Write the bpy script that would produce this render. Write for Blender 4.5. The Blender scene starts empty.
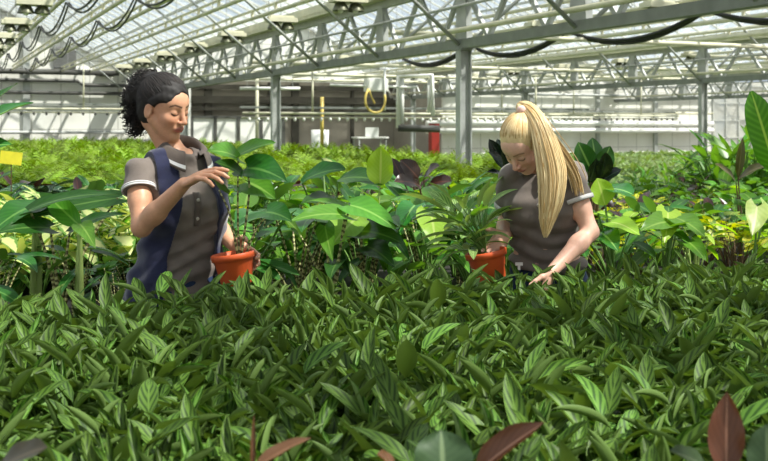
import bpy, math, random
import numpy as np
from mathutils import Vector, Matrix, Euler

random.seed(11)
RNG = np.random.default_rng(11)
SC = bpy.context.scene
COL = SC.collection
FPX, HZ, CZ = 1055.0, 126.0, 1.5          # focal length in px, horizon row, eye height
TH = math.radians(23.6)                   # the greenhouse is turned by this against the view
R = math.radians
V = Vector


def at(px, py, Y):
    return V(((px - 384) / FPX * Y, Y, CZ + (HZ - py) / FPX * Y))


def gh(d, s, z=0.0):
    return V((-s * math.sin(TH) + d * math.cos(TH), s * math.cos(TH) + d * math.sin(TH), z))


def to_ds(x, y):
    return x * math.cos(TH) + y * math.sin(TH), -x * math.sin(TH) + y * math.cos(TH)


def srgb(r, g, b):
    def f(c):
        c /= 255.0
        return c / 12.92 if c <= 0.04045 else ((c + 0.055) / 1.055) ** 2.4
    return (f(r), f(g), f(b), 1.0)


# ------------------------------------------------------------------ node helper
class NT:
    def __init__(self, name):
        self.mat = bpy.data.materials.new(name)
        self.mat.use_nodes = True
        self.t = self.mat.node_tree
        self.t.nodes.clear()
        self.out = self.t.nodes.new('ShaderNodeOutputMaterial')

    def n(self, typ, **kw):
        nd = self.t.nodes.new('ShaderNode' + typ)
        for k, v in kw.items():
            if k.startswith('_'):
                setattr(nd, k[1:], v)
        for k, v in kw.items():
            if k.startswith('_'):
                continue
            key = int(k[1:]) if k[0] == 'i' and k[1:].isdigit() else k.replace('__', ' ')
            sock = nd.inputs[key]
            if isinstance(v, bpy.types.NodeSocket):
                self.t.links.new(v, sock)
            else:
                sock.default_value = v
        return nd

    def math(self, op, a, b=0.0, c=0.0, clamp=False):
        return self.n('Math', _operation=op, _use_clamp=clamp, i0=a, i1=b, i2=c).outputs[0]

    def mix(self, fac, a, b, blend='MIX'):
        nd = self.t.nodes.new('ShaderNodeMix')
        nd.data_type = 'RGBA'
        nd.blend_type = blend
        for sock, v in ((nd.inputs[0], fac), (nd.inputs[6], a), (nd.inputs[7], b)):
            if isinstance(v, bpy.types.NodeSocket):
                self.t.links.new(v, sock)
            else:
                sock.default_value = v
        return nd.outputs[2]

    def ramp(self, x, a, b, lo=0.0, hi=1.0):
        return self.n('MapRange', _clamp=True, i0=x, i1=a, i2=b, i3=lo, i4=hi).outputs[0]

    def finish(self, shader):
        self.t.links.new(shader, self.out.inputs[0])
        return self.mat


def plain(name, col, rough=0.5, metal=0.0, var=0.12, scale=8.0, bump=0.0, spec=0.5, stretch=None, sheen=0.0):
    """A painted / moulded / cast surface with a little cloudy unevenness."""
    m = NT(name)
    tc = m.n('TexCoord').outputs['Object']
    if stretch:
        tc = m.n('Mapping', Vector=tc, Scale=stretch).outputs[0]
    nz = m.n('TexNoise', Vector=tc, Scale=scale, Detail=4.0)
    f = m.ramp(nz.outputs[0], 0.3, 0.7)
    dark = tuple(c * (1 - var) for c in col[:3]) + (1,)
    light = tuple(min(1, c * (1 + var)) for c in col[:3]) + (1,)
    c = m.mix(f, dark, light)
    b = m.n('BsdfPrincipled', Base__Color=c, Roughness=rough, Metallic=metal)
    b.inputs['Specular IOR Level'].default_value = spec
    if sheen:
        b.inputs['Sheen Weight'].default_value = sheen
    if bump:
        bp = m.n('Bump', Height=nz.outputs[0], Strength=bump, Distance=0.01)
        m.t.links.new(bp.outputs[0], b.inputs['Normal'])
    return m.finish(b.outputs[0])


def leaf_mat(name, base, stripe=None, mid=None, freq=9.0, slope=0.35, amt=0.7, duty=0.0, soft=0.5, midw=0.05,
             trans=0.3, rough=0.42, under=None, edge=None, speck=None, var=0.3, tcol=None, spec=0.4):
    """Leaf blade: u runs across, v along it; side veins slant towards the tip."""
    m = NT(name)
    uv = m.n('UVMap').outputs[0]
    sp = m.n('SeparateXYZ', Vector=uv)
    U, Vv = sp.outputs[0], sp.outputs[1]
    au = m.math('MULTIPLY', m.math('ABSOLUTE', m.math('SUBTRACT', U, 0.5)), 2.0)
    c = base
    if stripe is not None:
        x = m.math('SUBTRACT', m.math('MULTIPLY', Vv, freq), m.math('MULTIPLY', au, freq * slope))
        s = m.math('SINE', m.math('MULTIPLY', x, 6.28318))
        k = m.ramp(s, duty - soft, duty + soft)
        k = m.math('MULTIPLY', k, m.ramp(au, 0.97, 0.86))
        c = m.mix(m.math('MULTIPLY', k, amt), c, stripe)
    if edge is not None:
        nz = m.n('TexNoise', Vector=m.n('TexCoord').outputs['Object'], Scale=22.0, Detail=2.0).outputs[0]
        e = m.math('ADD', au, m.math('MULTIPLY', m.math('SUBTRACT', nz, 0.5), 1.3))
        c = m.mix(m.ramp(e, 0.55, 0.75), c, edge)
    if speck is not None:
        nz = m.n('TexNoise', Vector=m.n('TexCoord').outputs['Object'], Scale=26.0, Detail=2.0).outputs[0]
        c = m.mix(m.ramp(nz, 0.5, 0.58), c, speck)
    if mid is not None:
        c = m.mix(m.ramp(au, midw, midw * 2.2, 1.0, 0.0), c, mid)
    lv = m.n('Attribute', _attribute_name='var').outputs['Fac']
    orr = m.n('ObjectInfo').outputs['Random']
    val = m.math('ADD', m.math('MULTIPLY', lv, var * 1.4), m.math('MULTIPLY', orr, var * 0.6))
    val = m.math('ADD', val, 1.0 - var)
    hue = m.math('ADD', 0.5, m.math('MULTIPLY', m.math('SUBTRACT', lv, 0.5), 0.03))
    hs = m.n('HueSaturation', Hue=hue, Saturation=1.0, Value=val, Color=c)
    c = hs.outputs[0]
    if under is not None:
        bf = m.n('NewGeometry').outputs['Backfacing']
        c = m.mix(bf, c, under)
    b = m.n('BsdfPrincipled', Base__Color=c, Roughness=rough)
    b.inputs['Specular IOR Level'].default_value = spec
    tc = m.mix(1.0, c, tcol or (1.0, 1.0, 0.45, 1), 'MULTIPLY')
    tb = m.n('BsdfTranslucent', Color=m.n('HueSaturation', Hue=0.5, Saturation=1.05, Value=1.4, Color=tc).outputs[0])
    mx = m.n('MixShader', i0=trans, i1=b.outputs[0], i2=tb.outputs[0])
    return m.finish(mx.outputs[0])


# ------------------------------------------------------------------ mesh collector
class MB:
    def __init__(self):
        self.v, self.f, self.uv, self.m, self.c = [], [], [], [], []

    def quad(self, a, b, c, d, mi=0):
        k = len(self.v)
        self.v += [tuple(a), tuple(b), tuple(c), tuple(d)]
        self.uv += [(0, 0), (1, 0), (1, 1), (0, 1)]
        self.c += [0.5] * 4
        self.f.append((k, k + 1, k + 2, k + 3))
        self.m.append(mi)

    def box(self, c, size, mi=0, rot=None):
        k = len(self.v)
        hx, hy, hz = size[0] / 2, size[1] / 2, size[2] / 2
        for x, y, z in ((-1, -1, -1), (1, -1, -1), (1, 1, -1), (-1, 1, -1), (-1, -1, 1), (1, -1, 1), (1, 1, 1), (-1, 1, 1)):
            p = V((x * hx, y * hy, z * hz))
            if rot is not None:
                p = rot @ p
            self.v.append(tuple(V(c) + p))
            self.uv.append(((x + 1) / 2, (z + 1) / 2))
            self.c.append(0.5)
        for q in ((0, 3, 2, 1), (4, 5, 6, 7), (0, 1, 5, 4), (1, 2, 6, 5), (2, 3, 7, 6), (3, 0, 4, 7)):
            self.f.append(tuple(k + i for i in q))
            self.m.append(mi)
        return self

    def bar(self, a, b, w, h=None, mi=0):
        """rectangular bar from a to b, w across, h in the upright direction"""
        a, b = V(a), V(b)
        d = b - a
        L = d.length
        z = d.normalized()
        up = V((0, 0, 1)) if abs(z.z) < 0.95 else V((0, 1, 0))
        x = z.cross(up).normalized()
        y = x.cross(z)
        M = Matrix((x, y, z)).transposed()
        return self.box((a + b) / 2, (w, h or w, L), mi, M)

    def tube(self, pts, rad, sides=6, mi=0, cap=True, var=0.5, vscale=1.0):
        pts = [V(p) for p in pts]
        if not hasattr(rad, '__len__'):
            rad = [rad] * len(pts)
        n = len(pts)
        k = len(self.v)
        t0 = (pts[1] - pts[0]).normalized()
        up = V((0, 0, 1)) if abs(t0.z) < 0.9 else V((1, 0, 0))
        x = t0.cross(up).normalized()
        run = 0.0
        for i, p in enumerate(pts):
            t = (pts[min(i + 1, n - 1)] - pts[max(i - 1, 0)])
            t = t.normalized() if t.length > 1e-9 else t0
            x = (x - t * x.dot(t))
            x = x.normalized() if x.length > 1e-9 else t.orthogonal().normalized()
            y = t.cross(x)
            if i:
                run += (p - pts[i - 1]).length
            for j in range(sides):
                a = 2 * math.pi * j / sides
                self.v.append(tuple(p + (x * math.cos(a) + y * math.sin(a)) * rad[i]))
                self.uv.append((j / sides, run * vscale))
                self.c.append(var)
        for i in range(n - 1):
            for j in range(sides):
                j2 = (j + 1) % sides
                self.f.append((k + i * sides + j, k + i * sides + j2, k + (i + 1) * sides + j2, k + (i + 1) * sides + j))
                self.m.append(mi)
        if cap:
            self.f.append(tuple(k + j for j in reversed(range(sides))))
            self.m.append(mi)
            self.f.append(tuple(k + (n - 1) * sides + j for j in range(sides)))
            self.m.append(mi)
        return self

    def lathe(self, prof, c=(0, 0, 0), sides=24, mi=0):
        k = len(self.v)
        for r, z in prof:
            for j in range(sides):
                a = 2 * math.pi * j / sides
                self.v.append((c[0] + r * math.cos(a), c[1] + r * math.sin(a), c[2] + z))
                self.uv.append((j / sides, z))
                self.c.append(0.5)
        for i in range(len(prof) - 1):
            for j in range(sides):
                j2 = (j + 1) % sides
                self.f.append((k + i * sides + j, k + i * sides + j2, k + (i + 1) * sides + j2, k + (i + 1) * sides + j))
                self.m.append(mi)
        return self

    def build(self, name, mats, parent=None, smooth=False):
        me = bpy.data.meshes.new(name)
        me.from_pydata(self.v, [], self.f)
        mats = mats if isinstance(mats, (list, tuple)) else [mats]
        for m in mats:
            me.materials.append(m)
        if len(mats) > 1:
            me.polygons.foreach_set('material_index', self.m)
        uvl = me.uv_layers.new(name='UVMap')
        li = np.empty(len(me.loops), dtype=np.int32)
        me.loops.foreach_get('vertex_index', li)
        uvl.data.foreach_set('uv', np.asarray(self.uv, dtype=np.float32)[li].ravel())
        at_ = me.attributes.new('var', 'FLOAT', 'POINT')
        at_.data.foreach_set('value', np.asarray(self.c, dtype=np.float32))
        if smooth:
            me.polygons.foreach_set('use_smooth', [True] * len(me.polygons))
        me.update()
        o = bpy.data.objects.new(name, me)
        COL.objects.link(o)
        if parent is not None:
            o.parent = parent
        return o


def tag(o, label, cat, group=None, kind=None):
    o['label'] = label
    o['category'] = cat
    if group:
        o['group'] = group
    if kind:
        o['kind'] = kind
    return o


def struct(o, label, cat):
    o['kind'] = 'structure'
    o['label'] = label
    o['category'] = cat
    return o


def thing(name, label, cat, loc=(0, 0, 0), rz=0.0, group=None):
    o = bpy.data.objects.new(name, None)
    o.empty_display_size = 0.05
    COL.objects.link(o)
    o.location = loc
    o.rotation_euler = (0, 0, rz)
    return tag(o, label, cat, group)


def dup(o, loc=None, rz=None, scale=None, label=None, group=None, parent=None):
    c = o.copy()
    COL.objects.link(c)
    if parent is not None:
        c.parent = parent
    if loc is not None:
        c.location = loc
    if rz is not None:
        c.rotation_euler = (0, 0, rz) if not hasattr(rz, '__len__') else rz
    if scale is not None:
        c.scale = (scale,) * 3 if not hasattr(scale, '__len__') else scale
    if label:
        c['label'] = label
    if group:
        c['group'] = group
    for ch in list(o.children):
        dup(ch, parent=c)
    return c


ORD = ['first', 'second', 'third', 'fourth', 'fifth', 'sixth', 'seventh', 'eighth', 'ninth', 'tenth', 'eleventh', 'twelfth',
       'thirteenth', 'fourteenth', 'fifteenth', 'sixteenth', 'seventeenth', 'eighteenth', 'nineteenth', 'twentieth']
# ------------------------------------------------------------------ greenhouse
M_STEEL = plain('galvanised_steel', srgb(168, 171, 168), 0.5, 0.15, 0.15, 5.0)
M_STEELD = plain('dull_grey_steel', srgb(134, 138, 134), 0.6, 0.1, 0.15, 4.0)
M_ALU = plain('aluminium_bar', srgb(190, 192, 186), 0.5, 0.1, 0.08, 5.0)
M_CREAM = plain('cream_painted_pipe', srgb(206, 203, 178), 0.55, 0.0, 0.1, 4.0)
M_WHITE = plain('white_panel', srgb(226, 226, 220), 0.6, 0.0, 0.05, 1.2)
M_WHITEP = plain('white_painted_metal', srgb(232, 232, 228), 0.45, 0.0, 0.04, 3.0)
M_DARK = plain('dark_pipe', srgb(70, 70, 66), 0.6, 0.0, 0.15, 4.0)
M_BLACK = plain('black_rubber', srgb(22, 22, 22), 0.5, 0.0, 0.2, 8.0)
M_RECESS = plain('grey_service_wall', srgb(150, 148, 142), 0.8, 0.0, 0.1, 1.5)
M_YEL = plain('yellow_hose', srgb(226, 200, 110), 0.45, 0.0, 0.08, 9.0)
M_RED = plain('red_painted_steel', srgb(150, 40, 30), 0.5)
M_CONC = plain('concrete_floor', srgb(120, 116, 108), 0.85, 0.0, 0.2, 1.5, bump=0.1)
M_TRAY = plain('dark_bench_tray', srgb(34, 32, 28), 0.9, 0.0, 0.3, 9.0, bump=0.3)


def panel_mat():
    m = NT('white_wall_sheeting')
    tc = m.n('TexCoord').outputs['Object']
    sp = m.n('SeparateXYZ', Vector=tc)
    x = m.math('FRACT', m.math('MULTIPLY', sp.outputs[0], 0.9))
    seam = m.ramp(m.math('ABSOLUTE', m.math('SUBTRACT', x, 0.5)), 0.012, 0.03, 1.0, 0.0)
    z = m.math('FRACT', m.math('MULTIPLY', sp.outputs[2], 1.1))
    seam2 = m.ramp(m.math('ABSOLUTE', m.math('SUBTRACT', z, 0.5)), 0.015, 0.03, 1.0, 0.0)
    nz = m.n('TexNoise', Vector=tc, Scale=0.7, Detail=5.0).outputs[0]
    c = m.mix(m.ramp(nz, 0.3, 0.7), srgb(214, 212, 203), srgb(236, 236, 230))
    c = m.mix(m.math('MULTIPLY', m.math('MAXIMUM', seam, seam2), 0.45), c, srgb(120, 120, 112))
    return m.finish(m.n('BsdfPrincipled', Base__Color=c, Roughness=0.6).outputs[0])


def glass_mat(name, clear, tint, haze, emit=None):
    """Clear pane with a milky film of dust and shading wash."""
    m = NT(name)
    tc = m.n('TexCoord').outputs['Object']
    nz = m.n('TexNoise', Vector=m.n('Mapping', Vector=tc, Scale=(0.5, 2.0, 0.5)).outputs[0], Scale=1.6, Detail=4.0).outputs[0]
    f = m.ramp(nz, 0.35, 0.7, haze * 0.5, haze * 1.3)
    tr = m.n('BsdfTransparent', Color=clear).outputs[0]
    df = m.n('MixShader', i0=0.6, i1=m.n('BsdfDiffuse', Color=tint).outputs[0], i2=m.n('BsdfTranslucent', Color=tint).outputs[0]).outputs[0]
    a = m.n('MixShader', i0=f, i1=tr, i2=df).outputs[0]
    gl = m.n('BsdfGlossy', Color=(0.9, 0.95, 1, 1), Roughness=0.08).outputs[0]
    fr = m.math('MULTIPLY', m.n('Fresnel', IOR=1.4).outputs[0], 0.6)
    return m.finish(m.n('MixShader', i0=fr, i1=a, i2=gl).outputs[0])


M_PANEL = panel_mat()
M_GLASS = glass_mat('roof_glass', (0.93, 0.97, 0.98, 1), (0.86, 0.90, 0.92, 1), 0.30)
M_POLY = glass_mat('translucent_wall_sheet', (0.95, 0.95, 0.9, 1), (0.9, 0.88, 0.8, 1), 0.85)

GIRD = [-28.3, -16.3, -4.3, 7.5, 19.5, 31.5, 43.5]
G1 = 3                                    # index of the girder nearest the women
SLOPE = 0.476
Z_BOT, Z_TOP, Z_GUT = 2.68, 3.65, 3.82
HALF = 6.0
Z_RIDGE = Z_GUT + SLOPE * HALF
S_END = 43.4
S_NEAR = -16.0

# floor
mb = MB()
mb.box((8, 16, -0.05), (90, 76, 0.1))
fl = mb.build('floor', M_CONC)
fl.rotation_euler.z = TH
struct(fl, 'grey concrete greenhouse floor', 'floor')

# glass roof: every bay is two slopes
mb = MB()
bars = []
for k in range(6):
    d0, d1 = GIRD[k], GIRD[k + 1]
    dm = (d0 + d1) / 2
    mb.quad((d0, S_NEAR, Z_GUT), (d0, S_END, Z_GUT), (dm, S_END, Z_RIDGE), (dm, S_NEAR, Z_RIDGE))
    mb.quad((dm, S_NEAR, Z_RIDGE), (dm, S_END, Z_RIDGE), (d1, S_END, Z_GUT), (d1, S_NEAR, Z_GUT))
    for side in (0, 1):
        b = MB()
        s = S_NEAR + 0.5
        while s < S_END:
            if side == 0:
                b.bar((d0, s, Z_GUT - 0.02), (dm, s, Z_RIDGE - 0.02), 0.035, 0.05)
            else:
                b.bar((dm, s, Z_RIDGE - 0.02), (d1, s, Z_GUT - 0.02), 0.035, 0.05)
            s += 0.775
        for q in (0.25, 0.5, 0.75):
            dd = d0 + (dm - d0) * q if side == 0 else d1 + (dm - d1) * q
            zz = Z_GUT + (Z_RIDGE - Z_GUT) * q - 0.06
            b.bar((dd, S_NEAR, zz), (dd, S_END, zz), 0.05, 0.07)
        bars.append(b)
    bars[-1].bar((dm, S_NEAR, Z_RIDGE), (dm, S_END, Z_RIDGE), 0.14, 0.14)
ceil = mb.build('ceiling', M_GLASS)
ceil.rotation_euler.z = TH
struct(ceil, 'pitched greenhouse roof of dusty glass panes', 'ceiling')
for b in bars:
    b.build('glazing_bars', M_ALU, ceil)

# end wall
OPEN0, OPEN1 = 10.2, 21.9


def gable(mb, d0, d1, s):
    dm = (d0 + d1) / 2
    mb.v += [(d0, s, Z_GUT), (d1, s, Z_GUT), (dm, s, Z_RIDGE)]
    mb.uv += [(0, 0)] * 3
    mb.c += [0.5] * 3
    k = len(mb.v) - 3
    mb.f.append((k, k + 1, k + 2))
    mb.m.append(0)


mb = MB()
mb.box(((OPEN0 - 28.3) / 2, S_END + 0.06, Z_GUT / 2), (OPEN0 + 28.3, 0.12, Z_GUT))
mb.box(((OPEN1 + 37.5) / 2, S_END + 0.06, Z_GUT / 2), (37.5 - OPEN1, 0.12, Z_GUT))
mb.box(((OPEN0 + OPEN1) / 2, S_END + 0.06, 3.62), (OPEN1 - OPEN0, 0.12, 0.4))
for k in range(5):
    gable(mb, GIRD[k], GIRD[k + 1], S_END + 0.05)
wb = mb.build('wall_back', M_PANEL)
wb.rotation_euler.z = TH
struct(wb, 'white sheeted end wall of the greenhouse', 'wall')
t = MB()
for d in (-2.6, 0.6, 3.7):
    t.box((d, S_END - 0.06, 2.4 if d != 3.7 else 2.75), (0.26, 0.12, 4.8 if d != 3.7 else 5.5))
for d in (23.2, 26.6, 30.4, 33.9, 36.9):
    t.box((d, S_END - 0.06, Z_GUT / 2), (0.2, 0.12, Z_GUT))
t.build('wall_post', M_STEEL, wb)
t = MB()
for k in range(5):
    d0, d1 = GIRD[k], GIRD[k + 1]
    dm = (d0 + d1) / 2
    t.bar((d0, S_END - 0.1, Z_GUT), (dm, S_END - 0.1, Z_RIDGE), 0.12, 0.16)
    t.bar((dm, S_END - 0.1, Z_RIDGE), (d1, S_END - 0.1, Z_GUT), 0.12, 0.16)
t.build('gable_rafter', M_STEEL, wb)
# grey louvre high in the left gable
t = MB()
t.box((5.15, S_END - 0.04, 4.2), (0.85, 0.1, 0.85))
for i in range(8):
    t.box((5.15, S_END - 0.1, 3.85 + i * 0.1), (0.85, 0.03, 0.03))
lv = t.build('vent_louvre', plain('louvre_grey', srgb(120, 120, 118), 0.7))
lv.rotation_euler.z = TH
tag(lv, 'square grey ventilation louvre high on the white gable at left', 'vent')

# translucent sheets beyond the solid wall at right, and the side wall
mb = MB()
mb.box(((37.5 + 43.5) / 2, S_END + 0.03, Z_GUT / 2), (6.0, 0.05, Z_GUT))
w2 = mb.build('window_1', M_POLY)
w2.rotation_euler.z = TH
struct(w2, 'cream translucent wall sheets in the far right corner', 'window')
t = MB()
for i in range(8):
    t.box((37.6 + i * 0.85, S_END - 0.03, Z_GUT / 2), (0.07, 0.08, Z_GUT))
for z in (0.9, 1.8, 2.7, 3.6):
    t.box((40.5, S_END - 0.03, z), (6.0, 0.06, 0.06))
t.build('window_frame', M_ALU, w2)
mb = MB()
mb.box((43.55, (S_NEAR + S_END) / 2, Z_GUT / 2), (0.06, S_END - S_NEAR, Z_GUT))
w3 = mb.build('wall_right', M_POLY)
w3.rotation_euler.z = TH
struct(w3, 'translucent side wall of the greenhouse', 'wall')
t = MB()
for i in range(16):
    t.box((43.47, S_NEAR + 3.1 * i + 1, Z_GUT / 2), (0.1, 0.1, Z_GUT))
t.build('wall_post', M_ALU, w3)

mb = MB()
mb.box((7.6, S_NEAR - 0.05, Z_GUT / 2), (71.8, 0.06, Z_GUT))
for k in range(6):
    gable(mb, GIRD[k], GIRD[k + 1], S_NEAR - 0.05)
w4 = mb.build('wall_front', M_POLY)
w4.rotation_euler.z = TH
struct(w4, 'translucent end wall of the greenhouse', 'wall')
mb = MB()
mb.box((-28.35, (S_NEAR + S_END) / 2, Z_GUT / 2), (0.06, S_END - S_NEAR, Z_GUT))
w5 = mb.build('wall_left', M_POLY)
w5.rotation_euler.z = TH
struct(w5, 'translucent side wall of the greenhouse', 'wall')

# service bay behind the opening in the end wall
mb = MB()
SB = S_END + 5.5
mb.box(((OPEN0 + OPEN1) / 2, SB + 0.05, 1.9), (OPEN1 - OPEN0 + 0.3, 0.1, 3.8))
mb.box((OPEN0 - 0.05, (S_END + SB) / 2 + 0.06, 1.9), (0.1, SB - S_END - 0.1, 3.8))
mb.box((OPEN1 + 0.05, (S_END + SB) / 2 + 0.06, 1.9), (0.1, SB - S_END - 0.1, 3.8))
sb = mb.build('wall_service_bay', M_RECESS)
sb.rotation_euler.z = TH
struct(sb, 'shaded grey service bay opening in the end wall', 'wall')
MB().box(((OPEN0 + OPEN1) / 2, (S_END + SB) / 2 + 0.06, 3.86), (OPEN1 - OPEN0 + 0.3, SB - S_END, 0.06)).build('bay_roof_sheet', M_POLY, sb)
t = MB()
for d in (12.3, 15.3, 16.6, 19.6):
    t.box((d, SB - 0.1, 1.8), (0.35 if d in (12.3, 16.6) else 0.14, 0.14, 3.6))
t.build('bay_post', M_DARK, sb)
t = MB()
for z, h in ((3.35, 0.22), (2.75, 0.34), (2.3, 0.14)):
    t.box(((OPEN0 + OPEN1) / 2, SB - 0.2, z), (OPEN1 - OPEN0, 0.16, h))
t.build('bay_rail', M_DARK, sb)
# low row of white panes at the left of the bay
mb = MB()
for i in range(4):
    mb.box((10.75 + i * 1.0, S_END + 0.1, 0.92), (0.9, 0.05, 1.8))
wn = mb.build('window_2', M_WHITE)
wn.rotation_euler.z = TH
struct(wn, 'low row of white panes left of the service bay', 'window')
t = MB()
for i in range(5):
    t.box((10.25 + i * 1.0, S_END + 0.06, 0.95), (0.12, 0.12, 1.9))
t.box((12.3, S_END + 0.06, 1.88), (4.2, 0.12, 0.1))
t.build('window_frame', M_DARK, wn)


def pipe_run(name, label, cat, pts, r, mat, group=None):
    o = MB().tube(pts, r, 8).build(name, mat, None, True)
    o.rotation_euler.z = TH
    return tag(o, label, cat, group)


# pipes along the end wall
def zy(y, Y):
    return CZ + (HZ - y) / FPX * Y


pipe_run('wall_pipe', 'dark pipe along the left end wall just below the eave, topmost of three', 'pipe', [(-10, S_END - 0.3, 3.62), (7.2, S_END - 0.3, 3.62)], 0.11, M_DARK)
pipe_run('wall_pipe', 'dark pipe with a step down on the left end wall, middle of three', 'pipe',
         [(-10, S_END - 0.3, 3.28), (5.6, S_END - 0.3, 3.28), (5.8, S_END - 0.3, 3.12), (9.5, S_END - 0.3, 3.12)], 0.07, M_DARK)
pipe_run('wall_pipe', 'dark pipe on the left end wall, lowest of three', 'pipe', [(-10, S_END - 0.3, 2.8), (9.5, S_END - 0.3, 2.8)], 0.07, M_DARK)
pipe_run('wall_rail', 'grey rail low on the left end wall above the ferns', 'rail', [(-10, S_END - 0.2, 1.25), (9.8, S_END - 0.2, 1.25)], 0.06, M_STEEL)
for z, r, m, lb in ((3.45, 0.07, M_STEEL, 'uppermost grey pipe on the right end wall'), (3.0, 0.06, M_STEEL, 'thin grey pipe on the right end wall below the uppermost'),
                    (2.15, 0.07, M_CREAM, 'cream pipe on the right end wall above the sprinkler pipe'),
                    (1.62, 0.13, M_WHITEP, 'thick white heating pipe on the right end wall, upper of two'),
                    (1.28, 0.13, M_WHITEP, 'thick white heating pipe on the right end wall, lower of two')):
    pipe_run('wall_pipe', lb, 'pipe', [(OPEN1 - 1.0, S_END - 0.35, z), (37.3, S_END - 0.35, z)], r, m)


# lattice girders with their gutters, columns and knee braces
def girder(k, s_off, label):
    d = GIRD[k]
    root = thing('lattice_girder', label, 'girder', gh(d, 0, 0), TH)
    MB().bar((0, S_NEAR, Z_TOP), (0, S_END, Z_TOP), 0.12, 0.12).build('top_chord', M_STEEL, root)
    MB().bar((0, S_NEAR, Z_BOT + 0.06), (0, S_END, Z_BOT + 0.06), 0.16, 0.14).build('bottom_chord', M_STEELD, root)
    MB().tube([(-0.22, S_NEAR, Z_BOT + 0.24), (-0.22, S_END, Z_BOT + 0.24)], 0.04, 8).build('front_pipe', M_CREAM, root, True)
    MB().tube([(-0.12, S_NEAR, Z_BOT + 0.62), (-0.12, S_END, Z_BOT + 0.62)], 0.025, 6).build('middle_rail', M_STEEL, root, True)
    g = MB()
    g.box((0, (S_NEAR + S_END) / 2, Z_GUT - 0.05), (0.5, S_END - S_NEAR, 0.12))
    g.box((-0.24, (S_NEAR + S_END) / 2, Z_GUT + 0.03), (0.04, S_END - S_NEAR, 0.16))
    g.box((0.24, (S_NEAR + S_END) / 2, Z_GUT + 0.03), (0.04, S_END - S_NEAR, 0.16))
    g.build('gutter', M_CREAM, root)
    post = None
    diag = {}
    strut = {}
    s = s_off - 3.1 * 7
    while s < S_END - 0.5:
        if s > S_NEAR:
            if post is None:
                p = MB()
                w0, w1 = 0.19, 0.12
                vs = [(-0.05, -w0, Z_BOT + 0.1), (-0.05, w0, Z_BOT + 0.1), (-0.05, w1, Z_TOP), (-0.05, -w1, Z_TOP)]
                p.quad(*vs)
                p.quad(*[(0.05, y, z) for _, y, z in reversed(vs)])
                for i in range(4):
                    a, b = vs[i], vs[(i + 1) % 4]
                    p.quad(b, a, (0.05, a[1], a[2]), (0.05, b[1], b[2]))
                post = p.build('post', M_STEEL, root)
                post.location = (0, s, 0)
            else:
                dup(post, (0, s, 0), parent=root)
            for sg in (-1, 1):
                if sg not in strut:
                    strut[sg] = MB().tube([(sg * 0.08, 0, Z_BOT + 0.05), (sg * 3.35, 0, Z_BOT + 0.05 + 3.35 * 0.81)], 0.03, 6).build('knee_brace', M_STEEL, root, True)
                    strut[sg].location = (0, s, 0)
                else:
                    dup(strut[sg], (0, s, 0), parent=root)
            q = 3.1 / 4
            for i in range(4):
                key = i % 2
                lo, hi = (0.0, q) if key == 0 else (q, 0.0)
                if key not in diag:
                    diag[key] = MB().bar((0, lo, Z_TOP if key == 0 else Z_TOP), (0, hi, Z_BOT + 0.1), 0.06, 0.07).build('diagonal', M_STEEL, root)
                    diag[key].location = (0, s + i * q, 0)
                else:
                    dup(diag[key], (0, s + i * q, 0), parent=root)
        s += 3.1
    return root


girder(3, 14.15, 'steel lattice roof girder nearest the women, running from top right to the gable')
girder(4, 22.9, 'second steel lattice girder, beyond the column at right')
girder(5, 22.9, 'third lattice girder, faint behind the second one')


COLS = []


def column(d, s, label):
    COLS.append(gh(d, s, 0))
    t = thing('steel_column', label, 'column', gh(d, s, 0), TH)
    c = MB()
    c.box((0, 0, Z_BOT / 2), (0.17, 0.03, Z_BOT))
    c.box((-0.09, 0, Z_BOT / 2), (0.02, 0.15, Z_BOT))
    c.box((0.09, 0, Z_BOT / 2), (0.02, 0.15, Z_BOT))
    c.build('shaft', M_STEEL, t)
    MB().box((0, 0, 0.02), (0.36, 0.3, 0.04)).build('base_plate', M_STEELD, t)
    MB().box((0, 0, Z_BOT - 0.02), (0.24, 0.3, 0.03)).build('cap_plate', M_STEELD, t)


column(7.5, 14.15, 'grey steel column left of the blonde woman')
column(7.5, 23.45, 'grey steel column between the dark-haired woman and the white box')
column(7.5, 32.75, 'distant grey steel column behind the dark-haired woman')
column(19.5, 22.9, 'grey steel column at right near the upright banana leaf')
column(19.5, 32.2, 'far steel column behind the white box on the second girder line')
column(19.5, 41.5, 'farthest steel column at the right edge of the service bay')

# pipes hung in the roof of each bay
M_HANG = M_STEEL


def hung_pipe(d, z, label, r=0.035, double=True, mat=M_CREAM, s1=S_END - 0.2, step=3.1):
    root = thing('overhead_pipe', label, 'pipe', gh(d, 0, 0), TH)
    p = MB()
    p.tube([(0, S_NEAR, z), (0, s1, z)], r, 8)
    if double:
        p.tube([(0.02, S_NEAR, z + 0.16), (0.02, s1, z + 0.16)], r * 0.75, 8)
        s = S_NEAR + 1
        while s < s1:
            p.box((0.01, s, z + 0.08), (0.05, 0.05, 0.2))
            s += 1.55
    p.build('pipe', mat, root, False)
    s = 4.0
    rod = None
    k = max(i for i in range(6) if GIRD[i] < d)
    top = Z_GUT + SLOPE * (HALF - abs(d - (GIRD[k] + GIRD[k + 1]) / 2)) - 0.05
    while s < s1:
        if rod is None:
            rod = MB().tube([(0, 0, z), (0, 0, top)], 0.008, 4).build('hanger_rod', M_HANG, root)
            rod.location = (0, s, 0)
        else:
            dup(rod, (0, s, 0), parent=root)
        s += step


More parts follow.
